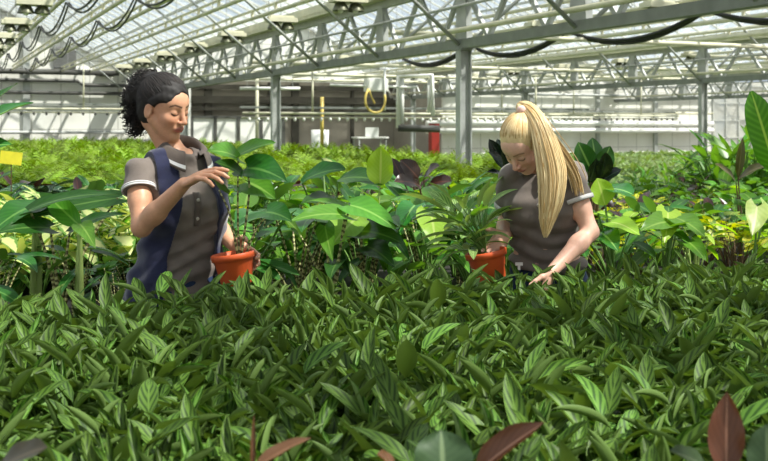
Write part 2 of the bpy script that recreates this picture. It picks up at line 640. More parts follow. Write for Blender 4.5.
for d, z, lb in ((2.2, 3.67, 'leftmost cream overhead pipe in the near roof bay'), (3.15, 3.67, 'cream overhead pipe carrying the black cable loops at left'),
                 (3.85, 3.67, 'cream double pipe right of the cable loops'), (5.0, 3.67, 'cream double pipe in the middle of the near roof slope'),
                 (6.1, 3.67, 'cream double pipe beside the row of lamps'),
                 (10.2, 3.5, 'overhead pipe in the second bay, nearest to the near girder'), (12.6, 3.6, 'overhead pipe carrying the hanging black hose'),
                 (14.6, 3.6, 'overhead pipe right of the hanging black hose'), (17.0, 3.55, 'overhead pipe halfway to the second girder'),
                 (18.4, 3.75, 'overhead pipe alongside the second girder'),
                 (22.5, 3.6, 'overhead pipe just beyond the second girder'), (25.5, 3.6, 'overhead pipe in the middle of the third bay'),
                 (28.5, 3.6, 'overhead pipe near the third girder')):
    hung_pipe(d, z, lb, 0.04 if d < 7 else 0.05)
# cross pipes (across the bays)
for i, (s, z) in enumerate(((18.5, 3.3), (27.2, 3.2), (33.0, 3.2), (38.0, 3.25))):
    o = MB().tube([(8.0, s, z), (19.0, s, z)], 0.05, 8).build('cross_pipe', M_CREAM, None, True)
    o.rotation_euler.z = TH
    tag(o, 'pipe across the second roof bay, %s from the camera' % ORD[i], 'pipe')
for i, s in enumerate((24.0, 30.0, 36.0)):
    o = MB().tube([(20.0, s, 3.5), (31.0, s, 3.5)], 0.05, 8).build('cross_pipe', M_CREAM, None, True)
    o.rotation_euler.z = TH
    tag(o, 'pipe across the third roof bay, %s from the camera' % ORD[i], 'pipe')


def festoon(d, z, s0, s1, span, drop, label, r, n=2):
    root = thing('festoon_cable', label, 'cable', gh(d, 0, 0), TH)
    for q in range(n):
        b = MB()
        pts = []
        s = s0
        while s < s1:
            for i in range(10):
                u = i / 10
                sag = drop * (1 - (2 * u - 1) ** 2) * (0.85 + 0.15 * q)
                pts.append((0.05 + 0.05 * q, s + u * span, z - 0.05 - sag))
            s += span
        b.tube(pts, r, 6)
        b.build('cable', M_BLACK, root, True)


festoon(3.15, 3.67, 5.0, 38, 4.2, 0.36, 'black cables looping along the pipe at upper left', 0.018)
festoon(2.2, 3.67, 5.0, 38, 4.6, 0.36, 'black cables looping along the leftmost pipe', 0.018)
festoon(12.6, 3.6, 6.0, 26, 4.4, 0.42, 'thick black hose hanging in loops under the roof at upper right', 0.04)

# grow lights
def grow_light():
    t = thing('grow_light', 'x', 'lamp')
    mref = plain('lamp_reflector_dark', srgb(96, 98, 78), 0.35, 0.4)
    for sx in (-1, 1):
        MB().lathe([(0.02, 0.12), (0.09, 0.1), (0.13, 0.03), (0.15, -0.03)], (sx * 0.14, 0, 0), 14).build('reflector', mref, t, True)
    b = MB()
    b.box((0, 0, 0.16), (0.62, 0.34, 0.09))
    b.box((0, 0, 0.22), (0.5, 0.26, 0.05))
    b.build('ballast', M_CREAM, t)
    for sx in (-1, 1):
        MB().lathe([(0.0, 0.06), (0.04, 0.05), (0.055, 0.0), (0.04, -0.05), (0.0, -0.06)], (sx * 0.14, 0, -0.01), 10).build('bulb', M_WHITEP, t, True)
    MB().tube([(0, 0, 0.24), (0, 0, 0.5)], 0.012, 5).build('bracket', M_STEEL, t)
    return t


lamp0 = grow_light()
first = [True]


def lamp(d, s, z, label, group):
    loc = gh(d, s, z)
    if first[0]:
        first[0] = False
        lamp0.location = loc
        lamp0.rotation_euler.z = TH
        lamp0['label'] = label
        lamp0['group'] = group
    else:
        dup(lamp0, loc, TH, None, label, group)


for i in range(8):
    lamp(6.75, 17.0 + 3.75 * i, 3.52, 'grow light hanging in the row beside the near girder, %s from the camera' % ORD[i], 'grow lights beside the near girder')
for i in range(6):
    lamp(1.8, 19.6 + 3.8 * i, 3.52, 'grow light at the upper left edge, %s from the camera in its row' % ORD[i], 'grow lights at the upper left')
for i in range(8):
    lamp(20.6, 21.2 + 3.4 * i, 3.42, 'grow light seen through the second girder, %s from the right' % ORD[i], 'grow lights behind the second girder')
for i in range(6):
    lamp(12.2, 15.5 + 4.0 * i, 3.52, 'grow light in the second roof bay, %s from the camera' % ORD[i], 'grow lights in the second bay')


# irrigation booms with nozzles
def boom(d0, d1, s, z, label, mat_n, zt=3.6, step=0.26):
    root = thing('irrigation_boom', label, 'irrigation boom', gh(d0, s, 0), TH)
    L = d1 - d0
    p = MB()
    p.tube([(0, 0, z), (L, 0, z)], 0.035, 8)
    p.tube([(0, 0.1, z - 0.12), (L, 0.1, z - 0.12)], 0.025, 8)
    p.build('boom_pipe', M_CREAM, root, True)
    MB().bar((0, 0.25, z + 0.16), (L, 0.25, z + 0.16), 0.06, 0.06).build('boom_rail', M_STEELD, root)
    nz = None
    k = int(L / step)
    for i in range(min(k, 60)):
        if nz is None:
            nz = MB().lathe([(0, 0.03), (0.035, 0.02), (0.045, -0.03), (0.02, -0.08), (0, -0.08)], (0, 0, 0), 8).build('nozzle', mat_n, root, True)
            nz.location = (0.2, 0.05, z - 0.14)
        else:
            dup(nz, (0.2 + i * step, 0.05, z - 0.14), parent=root)
    for q in (0.18, 0.5, 0.82):
        h = MB().tube([(L * q, 0.1, z), (L * q, 0.1, zt)], 0.03, 6)
        h.build('hanger', M_CREAM, root, True)
    return root


boom(-4, 7.0, 37.0, 2.08, 'irrigation boom in front of the white wall at left', M_DARK, step=0.4)
boom(7.9, 19.2, 27.6, 1.85, 'irrigation boom with white nozzles before the dark service bay', M_WHITEP, zt=3.0)
boom(20.0, 31.0, 38.0, 1.95, 'irrigation boom before the white wall at right', M_DARK, step=0.3)

# white control box with a yellow hose loop
bx = at(376, 85, 29.6)
t = thing('control_box', 'white control box hanging beneath the near girder with a yellow hose loop', 'control box', (bx.x, bx.y, bx.z), TH)
b = MB()
b.box((0, 0, 0), (0.62, 0.3, 0.36))
b.box((0, -0.16, 0), (0.56, 0.02, 0.3))
b.build('case', M_WHITEP, t)
MB().tube([(0.18, -0.2, 0.45), (0.18, -0.2, -0.72)], 0.035, 8).build('pole', M_WHITEP, t, True)
b = MB()
pts = []
for i in range(21):
    a = -0.35 + (math.pi + 0.75) * i / 20
    pts.append((-0.1 - 0.32 * math.cos(a) * (1 if i < 14 else 0.9), -0.22, -0.42 - 0.36 * math.sin(a)))
b.tube([(-0.32, -0.2, -0.12)] + pts, 0.035, 8)
b.tube([(-0.28, -0.18, -0.15), (-0.22, -0.2, -0.35), (-0.12, -0.2, -0.52)], 0.025, 8)
b.build('hose', M_YEL, t, True)
MB().tube([(-1.35, 0.05, -0.02), (1.3, 0.05, -0.04)], 0.035, 8).build('support_tube', M_WHITEP, t, True)
o = thing('hanging_tube_light', 'x', 'lamp', at(270, 88.5, 28), 0.05)
MB().tube([(-0.8, 0, 0), (0.8, 0, 0)], 0.045, 8).build('tube', M_WHITEP, o, True)
for x in (-0.6, 0.6):
    MB().tube([(x, 0, 0.04), (x, 0, 1.15)], 0.008, 5).build('hanger_rod', M_STEEL, o)
tag(o, 'white fluorescent tube hung behind the steel column left of the white box', 'lamp')
for px, lb in ((257, 'white downpipe left of the steel column behind the dark-haired woman'), (322, 'yellow standpipe right of the steel column behind the dark-haired woman')):
    o = MB().tube([at(px, 78 if px < 300 else 97, 30), at(px, 118, 30), at(px, 150, 30)], 0.05, 8).build('standpipe', M_CREAM if px < 300 else M_YEL, None, True)
    tag(o, lb, 'pipe')
# white pipe frame at right of the box and red cabinet, work table in the bay
t = thing('pipe_frame', 'white rectangular pipe frame right of the control box', 'pipe', (0, 0, 0))
b = MB()
Y = 30
b.tube([at(398, 128, Y), at(398, 76, Y), at(432, 75, Y), at(433, 116, Y)], 0.06, 8)
b.tube([at(402, 124, Y + .1), at(402, 78, Y + .1)], 0.06, 8)
b.tube([at(429, 113, Y + .1), at(429, 80, Y + .1)], 0.05, 8)
b.build('frame', M_WHITEP, t, True)
MB().tube([at(398, 128, Y), at(440, 129, Y)], 0.1, 8).build('low_rail', M_DARK, t, True)
o = MB().box((0, 0, 0.8), (0.35, 0.3, 1.6)).build('standing_cabinet', M_RED)
c = at(434, 140, 43)
o.location = (c.x, c.y, 0)
o.rotation_euler.z = TH
tag(o, 'narrow red cabinet standing in the service bay left of the near column', 'cabinet')
t = thing('work_table', 'white work table in the dark service bay', 'table', (at(370, 140, 44).x, 44, 0), TH)
MB().box((0, 0, 1.02), (1.4, 0.7, 0.06)).build('table_top', M_WHITEP, t)
for x in (-0.6, 0.6):
    for y in (-0.28, 0.28):
        MB().box((x, y, 0.5), (0.06, 0.06, 1.0)).build('leg', M_STEEL, t)
o = MB().box((0, 0, 1.25), (0.55, 0.4, 0.38)).build('white_tub', M_WHITEP)
o.location = (at(372, 140, 44).x, 44, 0)
tag(o, 'white tub on the work table in the service bay', 'tub')
# small white bin by the left bay
t = MB().lathe([(0, 0), (0.3, 0), (0.36, 1.35), (0.33, 1.35), (0.28, 0.05)], (0, 0, 0), 16).build('white_barrel', M_WHITEP, None, True)
c = at(320, 140, 42)
t.location = (c.x, c.y, 0)
tag(t, 'white barrel at the mouth of the service bay', 'barrel')

# benches
def bench(d0, d1, s0, s1, z, label, nd=4, ns=2):
    root = thing('plant_bench', label, 'bench', gh((d0 + d1) / 2, (s0 + s1) / 2, 0), TH)
    w, l = d1 - d0, s1 - s0
    MB().box((0, 0, z - 0.03), (w, l, 0.06)).build('bench_top', M_TRAY, root)
    b = MB()
    for sg in (-1, 1):
        b.box((0, sg * (l / 2 + 0.015), z - 0.01), (w + 0.06, 0.03, 0.12))
        b.box((sg * (w / 2 + 0.015), 0, z - 0.01), (0.03, l, 0.12))
    b.build('rim', M_STEEL, root)
    lg = None
    for i in range(nd):
        for j in range(ns):
            x = -w / 2 + 0.3 + (w - 0.6) * i / (nd - 1)
            y = -l / 2 + 0.3 + (l - 0.6) * j / (ns - 1)
            if lg is None:
                lg = MB().box((0, 0, (z - 0.06) / 2), (0.06, 0.06, z - 0.06)).build('leg', M_STEEL, root)
                lg.location = (x, y, 0)
            else:
                dup(lg, (x, y, 0), parent=root)


ZB = 0.64
bench(-3.2, 4.6, 0.7, 3.72, ZB, 'long bench under the striped calathea carpet')
bench(-6.0, 13.0, 4.42, 10.2, ZB, 'wide bench behind the women under the mixed foliage plants', 6, 3)
bench(-22.0, 7.2, 10.5, 42.0, ZB, 'far bench carrying the ferns', 8, 8)
bench(7.8, 11.0, 16.0, 42.0, ZB - 0.1, 'far bench of ferns behind the near column', 3, 8)
# ------------------------------------------------------------------ plants
PROF = {
    'heart': [.55, .9, 1, .97, .86, .7, .5, .27, 0.0],
    'lance': [.06, .55, .85, .98, 1, .9, .7, .4, 0],
    'oval': [.15, .7, .93, 1, 1, .93, .78, .5, 0.02],
    'calathea': [.08, .68, .95, 1, .97, .88, .7, .42, 0],
    'arrow': [.5, .85, 1, .93, .8, .62, .43, .22, 0],
    'strap': [.5, .8, .95, 1, 1, .95, .8, .5, 0],
    'banana': [.2, .8, 1, 1, 1, .97, .88, .65, .1],
}


def leaf(mb, base, t, n, L, W, prof='lance', bend=0.5, curl=0.5, lobe=0.0, nl=8, nw=2, mi=0, var=None, twist=0.0, wave=0.0):
    t = V(t).normalized()
    n = V(n)
    n = (n - t * n.dot(t))
    n = n.normalized() if n.length > 1e-6 else t.orthogonal().normalized()
    side = t.cross(n)
    p = V(base)
    tab = PROF[prof]
    xs = [i / (len(tab) - 1) for i in range(len(tab))]
    k = len(mb.v)
    var = random.random() if var is None else var
    da = bend / nl
    dtw = twist / nl
    ca, sa = math.cos(da), math.sin(da)
    ph = random.random() * 6
    for i in range(nl + 1):
        v = i / nl
        w = W / 2 * float(np.interp(v, xs, tab))
        for j in range(-nw, nw + 1):
            u = j / nw
            a = u * curl
            off = w * (math.sin(a) / curl if abs(curl) > 1e-3 else u)
            h = w * ((1 - math.cos(a)) / curl if abs(curl) > 1e-3 else 0)
            if wave and abs(u) > 0.6:
                h += wave * W * math.sin(v * 14 + ph + u)
            back = -lobe * L * abs(u) ** 1.5 * (1 - v) ** 2
            q = p + side * off + n * h + t * back
            mb.v.append((q.x, q.y, q.z))
            mb.uv.append((0.5 + u / 2, v))
            mb.c.append(var)
        p = p + t * (L / nl)
        t, n = t * ca - n * sa, n * ca + t * sa
        if dtw:
            side = (side * math.cos(dtw) + n * math.sin(dtw)).normalized()
            n = side.cross(t) * 1.0
            side = t.cross(n)
    s = 2 * nw + 1
    for i in range(nl):
        for j in range(2 * nw):
            mb.f.append((k + i * s + j, k + i * s + j + 1, k + (i + 1) * s + j + 1, k + (i + 1) * s + j))
            mb.m.append(mi)


def dirv(az, el):
    return V((math.cos(az) * math.cos(el), math.sin(az) * math.cos(el), math.sin(el)))


def arc(p0, p1, sag=0.15, n=5, out=None):
    """curved stalk from p0 up to p1, rising first and leaning out later"""
    p0, p1 = V(p0), V(p1)
    d = p1 - p0
    pts = []
    for i in range(n + 1):
        u = i / n
        pts.append(V((p0.x + d.x * (u ** (1 + sag * 4)), p0.y + d.y * (u ** (1 + sag * 4)), p0.z + d.z * (u ** (1 - sag)))))
    return pts


# ---- leaf and stem materials
G = srgb
ML_CAL = leaf_mat('striped_calathea_leaf', G(88, 120, 46), G(18, 46, 14), G(100, 132, 58), freq=4.2, slope=0.42, amt=0.75, duty=0.15, soft=0.5, midw=0.05,
                  trans=0.17, rough=0.5, under=G(98, 122, 64), var=0.55, spec=.2)
ML_FERN = leaf_mat('fern_frond', G(126, 156, 42), None, None, trans=0.28, rough=0.55, var=0.6)
ML_DARK = leaf_mat('dark_green_leaf', G(44, 90, 32), G(58, 106, 40), G(92, 132, 64), freq=8, amt=0.4, trans=0.25, rough=0.33, under=G(92, 130, 66), var=0.4)
ML_MIDG = leaf_mat('fresh_green_leaf', G(84, 132, 42), G(98, 148, 50), G(128, 166, 76), freq=7, amt=0.4, trans=0.33, rough=0.36, under=G(112, 156, 66), var=0.4)
ML_LIME = leaf_mat('lime_leaf', G(150, 186, 62), G(162, 196, 80), G(186, 206, 110), freq=9, amt=0.35, trans=0.4, rough=0.4, var=0.25)
ML_PALE = leaf_mat('cream_variegated_leaf', G(206, 216, 142), None, G(210, 214, 150), edge=G(96, 146, 58), trans=0.3, rough=0.45, var=0.25)
ML_ANTH = leaf_mat('white_veined_velvet_leaf', G(32, 68, 38), G(170, 196, 160), G(196, 214, 184), freq=5, slope=0.5, duty=0.93, soft=0.08, amt=0.8, midw=0.04,
                   trans=0.12, rough=0.6, var=0.25)
ML_YEL = leaf_mat('yellow_blotched_leaf', G(196, 196, 62), None, G(150, 170, 60), speck=G(96, 132, 46), trans=0.35, rough=0.4, var=0.25)
ML_BURG = leaf_mat('burgundy_leaf', G(50, 32, 28), G(62, 42, 32), G(90, 52, 44), freq=8, amt=0.4, trans=0.08, rough=0.28, under=G(84, 44, 38), var=0.35)
ML_BLACK = leaf_mat('blackish_glossy_leaf', G(24, 34, 28), None, G(44, 58, 46), trans=0.06, rough=0.25, var=0.3)
ML_RUB = leaf_mat('glossy_rubber_leaf', G(52, 104, 42), G(62, 116, 48), G(130, 170, 90), freq=10, amt=0.4, trans=0.18, rough=0.2, under=G(110, 150, 76), var=0.3)
ML_BAN = leaf_mat('banana_leaf', G(72, 132, 40), G(98, 160, 56), G(160, 196, 96), freq=12, slope=0.16, duty=0.2, soft=0.8, amt=0.7, midw=0.045, trans=0.45, rough=0.38, var=0.15)
ML_SILV = leaf_mat('silver_striped_leaf', G(196, 210, 186), G(90, 130, 80), G(90, 130, 80), freq=5, amt=0.5, trans=0.25, rough=0.45, var=0.25)
ML_GRND = leaf_mat('pale_green_leaf', G(132, 156, 96), None, G(156, 176, 120), trans=0.3, rough=0.5, var=0.4)
ML_RED = leaf_mat('bronze_red_leaf', G(102, 66, 48), G(86, 54, 38), G(164, 120, 98), freq=6, slope=0.5, amt=0.4, midw=0.035, trans=0.2, rough=0.25, under=G(128, 84, 70), var=0.15)
ML_GREY = leaf_mat('grey_green_leaf', G(52, 72, 42), G(62, 82, 50), G(104, 120, 84), freq=7, amt=0.4, trans=0.15, rough=0.5, under=G(110, 120, 92), var=0.2)
M_STEM = plain('green_stalk', G(92, 128, 52), 0.5, 0, 0.2, 14)
M_STEMB = plain('brown_stalk', G(84, 62, 40), 0.7, 0, 0.25, 14)
M_STEML = plain('pale_sheath_stalk', G(150, 172, 96), 0.5, 0, 0.15, 14)


def zebra_mat():
    m = NT('zebra_banded_stalk')
    uv = m.n('UVMap').outputs[0]
    sp = m.n('SeparateXYZ', Vector=uv)
    nz = m.n('TexNoise', Vector=m.n('TexCoord').outputs['Object'], Scale=30.0).outputs[0]
    x = m.math('ADD', m.math('MULTIPLY', sp.outputs[1], 42.0), m.math('MULTIPLY', nz, 1.6))
    f = m.ramp(m.math('SINE', m.math('MULTIPLY', x, 6.283)), -0.25, 0.25)
    c = m.mix(f, G(92, 86, 48), G(190, 188, 128))
    return m.finish(m.n('BsdfPrincipled', Base__Color=c, Roughness=0.55).outputs[0])


M_ZEB = zebra_mat()
M_SOIL = plain('potting_soil', G(66, 52, 38), 0.95, 0, 0.45, 60, bump=0.6)

PLANT = {}


def proto(key, objs):
    PLANT.setdefault(key, []).append(objs)


USED = set()


def put(key, loc, rz, scale, label, cat='plant', group=None, which=None, tilt=None):
    lst = PLANT[key]
    i = random.randrange(len(lst)) if which is None else which
    o = lst[i]
    rot = (0, 0, rz) if tilt is None else (tilt[0], tilt[1], rz)
    if (key, i) not in USED:
        USED.add((key, i))
        o.location = loc
        o.rotation_euler = rot
        o.scale = (scale,) * 3
        o['label'] = label
        o['category'] = cat
        if group:
            o['group'] = group
        return o
    c = dup(o, loc, rot, scale, label, group)
    c['category'] = cat
    return c


# ---- calathea: low packed rosettes of narrow rolled leaves
def calathea(nleaf, h):
    mb = MB()
    for i in range(nleaf):
        az = i * 2.399 + random.uniform(-.4, .4)
        inner = i / nleaf
        r0 = random.uniform(0.01, 0.035)
        foot = dirv(az, 0) * r0
        hh = h * random.uniform(0.5, 1.0)
        top = dirv(az, 0) * (r0 + random.uniform(0.015, 0.07)) + V((0, 0, hh))
        mb.tube(arc(foot, top, 0.12, 3), [0.0028, 0.0025, 0.0022, 0.002], 4, 1, False)
        L = random.uniform(0.082, 0.135)
        W = L * random.uniform(0.32, 0.45)
        el2 = R(random.uniform(-15, 62))
        t = dirv(az + random.uniform(-.9, .9), el2)
        n = (V((0, 0, 1)) + dirv(random.uniform(0, 6.28), 0) * random.uniform(0, .55))
        leaf(mb, top, t, n, L, W, 'calathea', bend=random.uniform(-.2, .65), curl=random.choice((.5, .9, 1.3, 1.7, 2.1, 2.5)),
             nl=7, nw=2, twist=random.uniform(-.7, .7))
    return mb.build('calathea_plant', [ML_CAL, M_STEM], None, True)


for q in range(9):
    proto('calathea', calathea(random.randint(34, 40), random.uniform(.20, .25)))

LAB_CAL = 'striped green calathea in the packed carpet of plants before the women'
sp = 0.142
n = 0
s = 0.95
row = 0
while s < 3.66:
    d = -3.1 + (row % 2) * sp / 2
    while d < 4.5:
        p = gh(d + random.uniform(-.03, .03), s + random.uniform(-.03, .03), ZB)
        if p.y > 1.62 and abs(p.x) < 0.364 * p.y + 0.16:
            put('calathea', p, random.uniform(0, 6.28), random.uniform(.92, 1.12) * (.93 if s > 3.2 and p.x > .3 else 1.05 if s > 3.0 and p.x < .3 else 1), LAB_CAL, 'plant', 'calatheas in the front bed')
            n += 1
        d += sp
    s += sp * 0.92
    row += 1
print('calathea', n)


# ---- ferns
def fern(nf, L, pairs, h, name='fern'):
    mb = MB()
    for i in range(nf):
        az = i * 2.399 + random.uniform(-.3, .3)
        el = R(random.uniform(28, 80))
        t = dirv(az, el)
        nrm = V((0, 0, 1)) - t * t.z
        nrm = nrm.normalized() if nrm.length > .1 else -dirv(az, 0)
        Lf = L * random.uniform(.65, 1.1)
        p = dirv(az, 0) * .02
        a = random.uniform(.9, 1.9) / pairs
        var = random.random()
        ca, sa = math.cos(a), math.sin(a)
        side = t.cross(nrm)
        for j in range(pairs):
            v = (j + .5) / pairs
            w = Lf * .30 * math.sin(math.pi * min(1, v * .85 + .18)) ** .8
            if j >= pairs * .22:
                for sg in (-1, 1):
                    k = len(mb.v)
                    b = p + t * (Lf / pairs * .5)
                    tip = b + side * sg * w + t * (w * .45) - nrm * (w * .15)
                    wd = Lf / pairs * .62
                    for q, cc in ((p + t * wd * .0, 0), (b + side * sg * w * .5 - t * wd * .35 + t * w * .2, 0), (tip, 0), (b + side * sg * w * .5 + t * wd * .65 + t * w * .2, 0)):
                        mb.v.append(tuple(q + V((0, 0, h))))
                        mb.uv.append((.3, v))
                        mb.c.append(var)
                    mb.f.append((k, k + 1, k + 2, k + 3))
                    mb.m.append(0)
            p = p + t * (Lf / pairs)
            t, nrm = t * ca - nrm * sa, nrm * ca + t * sa
    mb.tube([(0, 0, 0), (0, 0, h)], [.03, .02], 5, 1)
    return mb


FERN_MB = []
for q in range(6):
    f = fern(22, 0.42, 12, 0.12)
    FERN_MB.append(f)
    proto('fern', f.build('fern_plant', [ML_FERN, M_STEM], None, False))
LOWF = [fern(11, 0.46, 6, 0.12) for q in range(3)]
pts = []
for (d0, d1, s0, s1, z) in ((-21, 7.0, 10.7, 41.5, ZB), (7.95, 10.8, 16.2, 41.5, ZB - .1)):
    s = s0
    while s < s1:
        stp = .34 + max(0, (s - 16)) * .012
        d = d0
        while d < d1:
            p = gh(d + random.uniform(-.08, .08), s + random.uniform(-.08, .08), z)
            if -2.2 - .45 * p.y < p.x < .364 * p.y + 1.0 and all(math.hypot(p.x - c.x, p.y - c.y) > .45 for c in COLS):
                pts.append((p.y + (100 if abs(p.x) > .364 * p.y + .3 else 0), p, z))
            d += stp
        s += stp
pts.sort(key=lambda a: a[0])
for i, (_, p, z) in enumerate(pts[:300]):
    put('fern', p, random.uniform(0, 6.28), random.uniform(.82, 1.15), 'feathery yellow-green fern in the broad fern bed behind the mixed plants', 'fern', 'ferns in the fern bed')


def merge(name, protos, places, mats, label, cat, group=None):
    vs, fs, uvs, cs, ms = [], [], [], [], []
    base = 0
    arr = [(np.array(m.v, dtype=np.float32), m.f, m.uv, m.c, m.m) for m in protos]
    for p, rz, sc in places:
        a, f, uv, c, mm = arr[random.randrange(len(arr))]
        ca, sa = math.cos(rz) * sc, math.sin(rz) * sc
        q = np.empty_like(a)
        q[:, 0] = a[:, 0] * ca - a[:, 1] * sa + p.x
        q[:, 1] = a[:, 0] * sa + a[:, 1] * ca + p.y
        q[:, 2] = a[:, 2] * sc + p.z
        vs.append(q)
        fs += [tuple(i + base for i in ff) for ff in f]
        uvs += uv
        dv = random.uniform(-.35, .35)
        cs += [min(1, max(0, x + dv)) for x in c]
        ms += mm
        base += len(a)
    o = MB()
    o.v = np.concatenate(vs).tolist()
    o.f, o.uv, o.c, o.m = fs, uvs, cs, ms
    ob = o.build(name, mats)
    return tag(ob, label, cat, group, 'stuff')


rest = pts[300:]
print('ferns', len(pts))
merge('fern_bed', LOWF, [(p, random.uniform(0, 6.28), random.uniform(.8, 1.15)) for _, p, z in rest], [ML_FERN, M_STEM],
      'far mass of feathery ferns stretching to the end wall', 'ferns')


# ---- low pale ground plants at the right
def rosette(nl_, L, W, prof, el0, el1, h, mat, name, bend=(.3, 1.0), curl=.4, stem=.1):
    mb = MB()
    for i in range(nl_):
        az = i * 2.399 + random.uniform(-.4, .4)
        el = R(random.uniform(el0, el1))
        hh = h * random.uniform(.3, 1)
        foot = V((0, 0, 0))
        top = dirv(az, 0) * random.uniform(.2, 1) * stem + V((0, 0, hh))
        if hh > .03:
            mb.tube(arc(foot, top, .1, 2), .004, 4, 1, False)
        leaf(mb, top, dirv(az, el), V((0, 0, 1)), L * random.uniform(.7, 1.15), W * random.uniform(.8, 1.15), prof,
             bend=random.uniform(*bend), curl=curl, nl=5, nw=1)
    return mb


GRD = [rosette(16, .2, .07, 'lance', 10, 70, .1, ML_GRND, 'g') for q in range(4)]
for g in GRD:
    proto('ground', g.build('ground_plant', [ML_GRND, M_STEM], None, True))
pts = []
s = 12.5
while s < 42.6:
    stp = .36 + max(0, s - 18) * .01
    d = 8.3 if s < 15.5 else 11.3
    while d < 36:
        p = gh(d + random.uniform(-.08, .08), s + random.uniform(-.08, .08), 0)
        if abs(p.x) < .364 * p.y + .5 and p.y > 15.5 and all((p - c).length > .45 for c in COLS):
            pts.append((p.y, p))
        d += stp
    s += stp
pts.sort(key=lambda a: a[0])
print('ground', len(pts))
for i, (_, p) in enumerate(pts[:300]):
    put('ground', p, random.uniform(0, 6.28), random.uniform(1.2, 1.8), 'low pale green plant in the field of ground plants at right', 'plant', 'pale ground plants at right')
merge('ground_cover', GRD[:2], [(p, random.uniform(0, 6.28), random.uniform(1.2, 1.8)) for _, p in pts[300:]], [ML_GRND, M_STEM],
      'far field of low pale green plants before the white wall at right', 'plants')


# ---- stalked leafy plants
def stalk_plant(name, nst, hgt, L, W, prof, lobe, leafm, stemm, spread=.18, droop=(.1, .9), el=(-35, 35), rad=.007, bend=(.2, .8), curl=.35, nw=2, wave=0., vs=1.0, lean=0.):
    """several stalks from one foot, one big leaf on each: thing > foliage, stalks"""
    t = thing(name, 'x', 'plant')
    fo, st = MB(), MB()
    for i in range(nst):
        az = i * 2.399 + random.uniform(-.5, .5)
        hh = hgt * random.uniform(.55, 1.0)
        foot = dirv(az, 0) * random.uniform(.01, .035)
        top = dirv(az + random.uniform(-.3, .3), 0) * spread * random.uniform(.35, 1.1) + V((0, 0, hh))
        st.tube(arc(foot, top, .15, 6), [rad * (1.25 - .6 * q / 6) for q in range(7)], 6, 0, False)
        a2 = az + random.uniform(-.7, .7)
        tt = dirv(a2, R(random.uniform(*el)))
        leaf(fo, top, tt, V((0, 0, 1)) + dirv(a2, 0) * .15 + dirv(random.uniform(0, 6), 0) * .25, L * random.uniform(.7, 1.1), W * random.uniform(.75, 1.1), prof,
             bend=random.uniform(*bend), curl=random.uniform(.5, 1.5) * curl, lobe=lobe, nl=8, nw=nw, wave=wave)
    fo.build('foliage', leafm, t, True)
    st.build('stalks', stemm, t, True)
    return t


for q in range(4):
    proto('zebra', stalk_plant('zebra_stalk_plant', 9, .48, .26, .13, 'arrow', .22, ML_DARK, M_ZEB, .20, el=(-40, 22), rad=.006))
    proto('heart', stalk_plant('heart_leaf_plant', 15, .46, .18, .135, 'heart', .2, ML_MIDG, M_STEM, .2, el=(-45, 30), rad=.005))
    proto('philo', stalk_plant('philodendron_plant', 13, .48, .24, .105, 'oval', .05, ML_DARK, M_STEM, .2, el=(-30, 60), rad=.006))
    proto('lime', stalk_plant('lime_leaf_plant', 10, .40, .2, .14, 'heart', .18, ML_LIME, M_STEML, .2, el=(-40, 35), rad=.005))
    proto('anth', stalk_plant('velvet_leaf_plant', 9, .42, .26, .22, 'heart', .22, ML_ANTH, M_STEM, .22, el=(-45, 30), rad=.005))
    proto('burg', stalk_plant('burgundy_leaf_plant', 11, .40, .24, .10, 'oval', .02, ML_BURG, M_STEMB, .18, el=(-10, 60), rad=.005))
    proto('yel', stalk_plant('yellow_leaf_plant', 16, .38, .17, .07, 'oval', .0, ML_YEL, M_STEMB, .16, el=(-20, 60), rad=.004))
    proto('rubber', stalk_plant('rubber_plant', 14, .6, .22, .11, 'oval', .0, ML_RUB, M_STEMB, .16, el=(0, 70), rad=.006, bend=(.1, .5)))
    proto('black', stalk_plant('black_leaf_plant', 14, .55, .15, .07, 'oval', .0, ML_BLACK, M_STEMB, .2, el=(10, 70), rad=.006, bend=(0, .4)))
for q in range(4):
    proto('pale', rosette(24, .17, .085, 'heart', -20, 60, .3, ML_PALE, 'p', stem=.16).build('variegated_plant', [ML_PALE, M_STEM], None, True))
    proto('silver', rosette(22, .26, .022, 'strap', 5, 75, .22, ML_SILV, 's', bend=(.6, 1.6), stem=.05).build('spider_plant', [ML_SILV, M_STEM], None, True))
    proto('bush', rosette(60, .22, .05, 'lance', -25, 60, .62, ML_MIDG, 'b', bend=(.2, .9), stem=.24).build('lance_leaf_bush', [ML_MIDG, M_STEM], None, True))

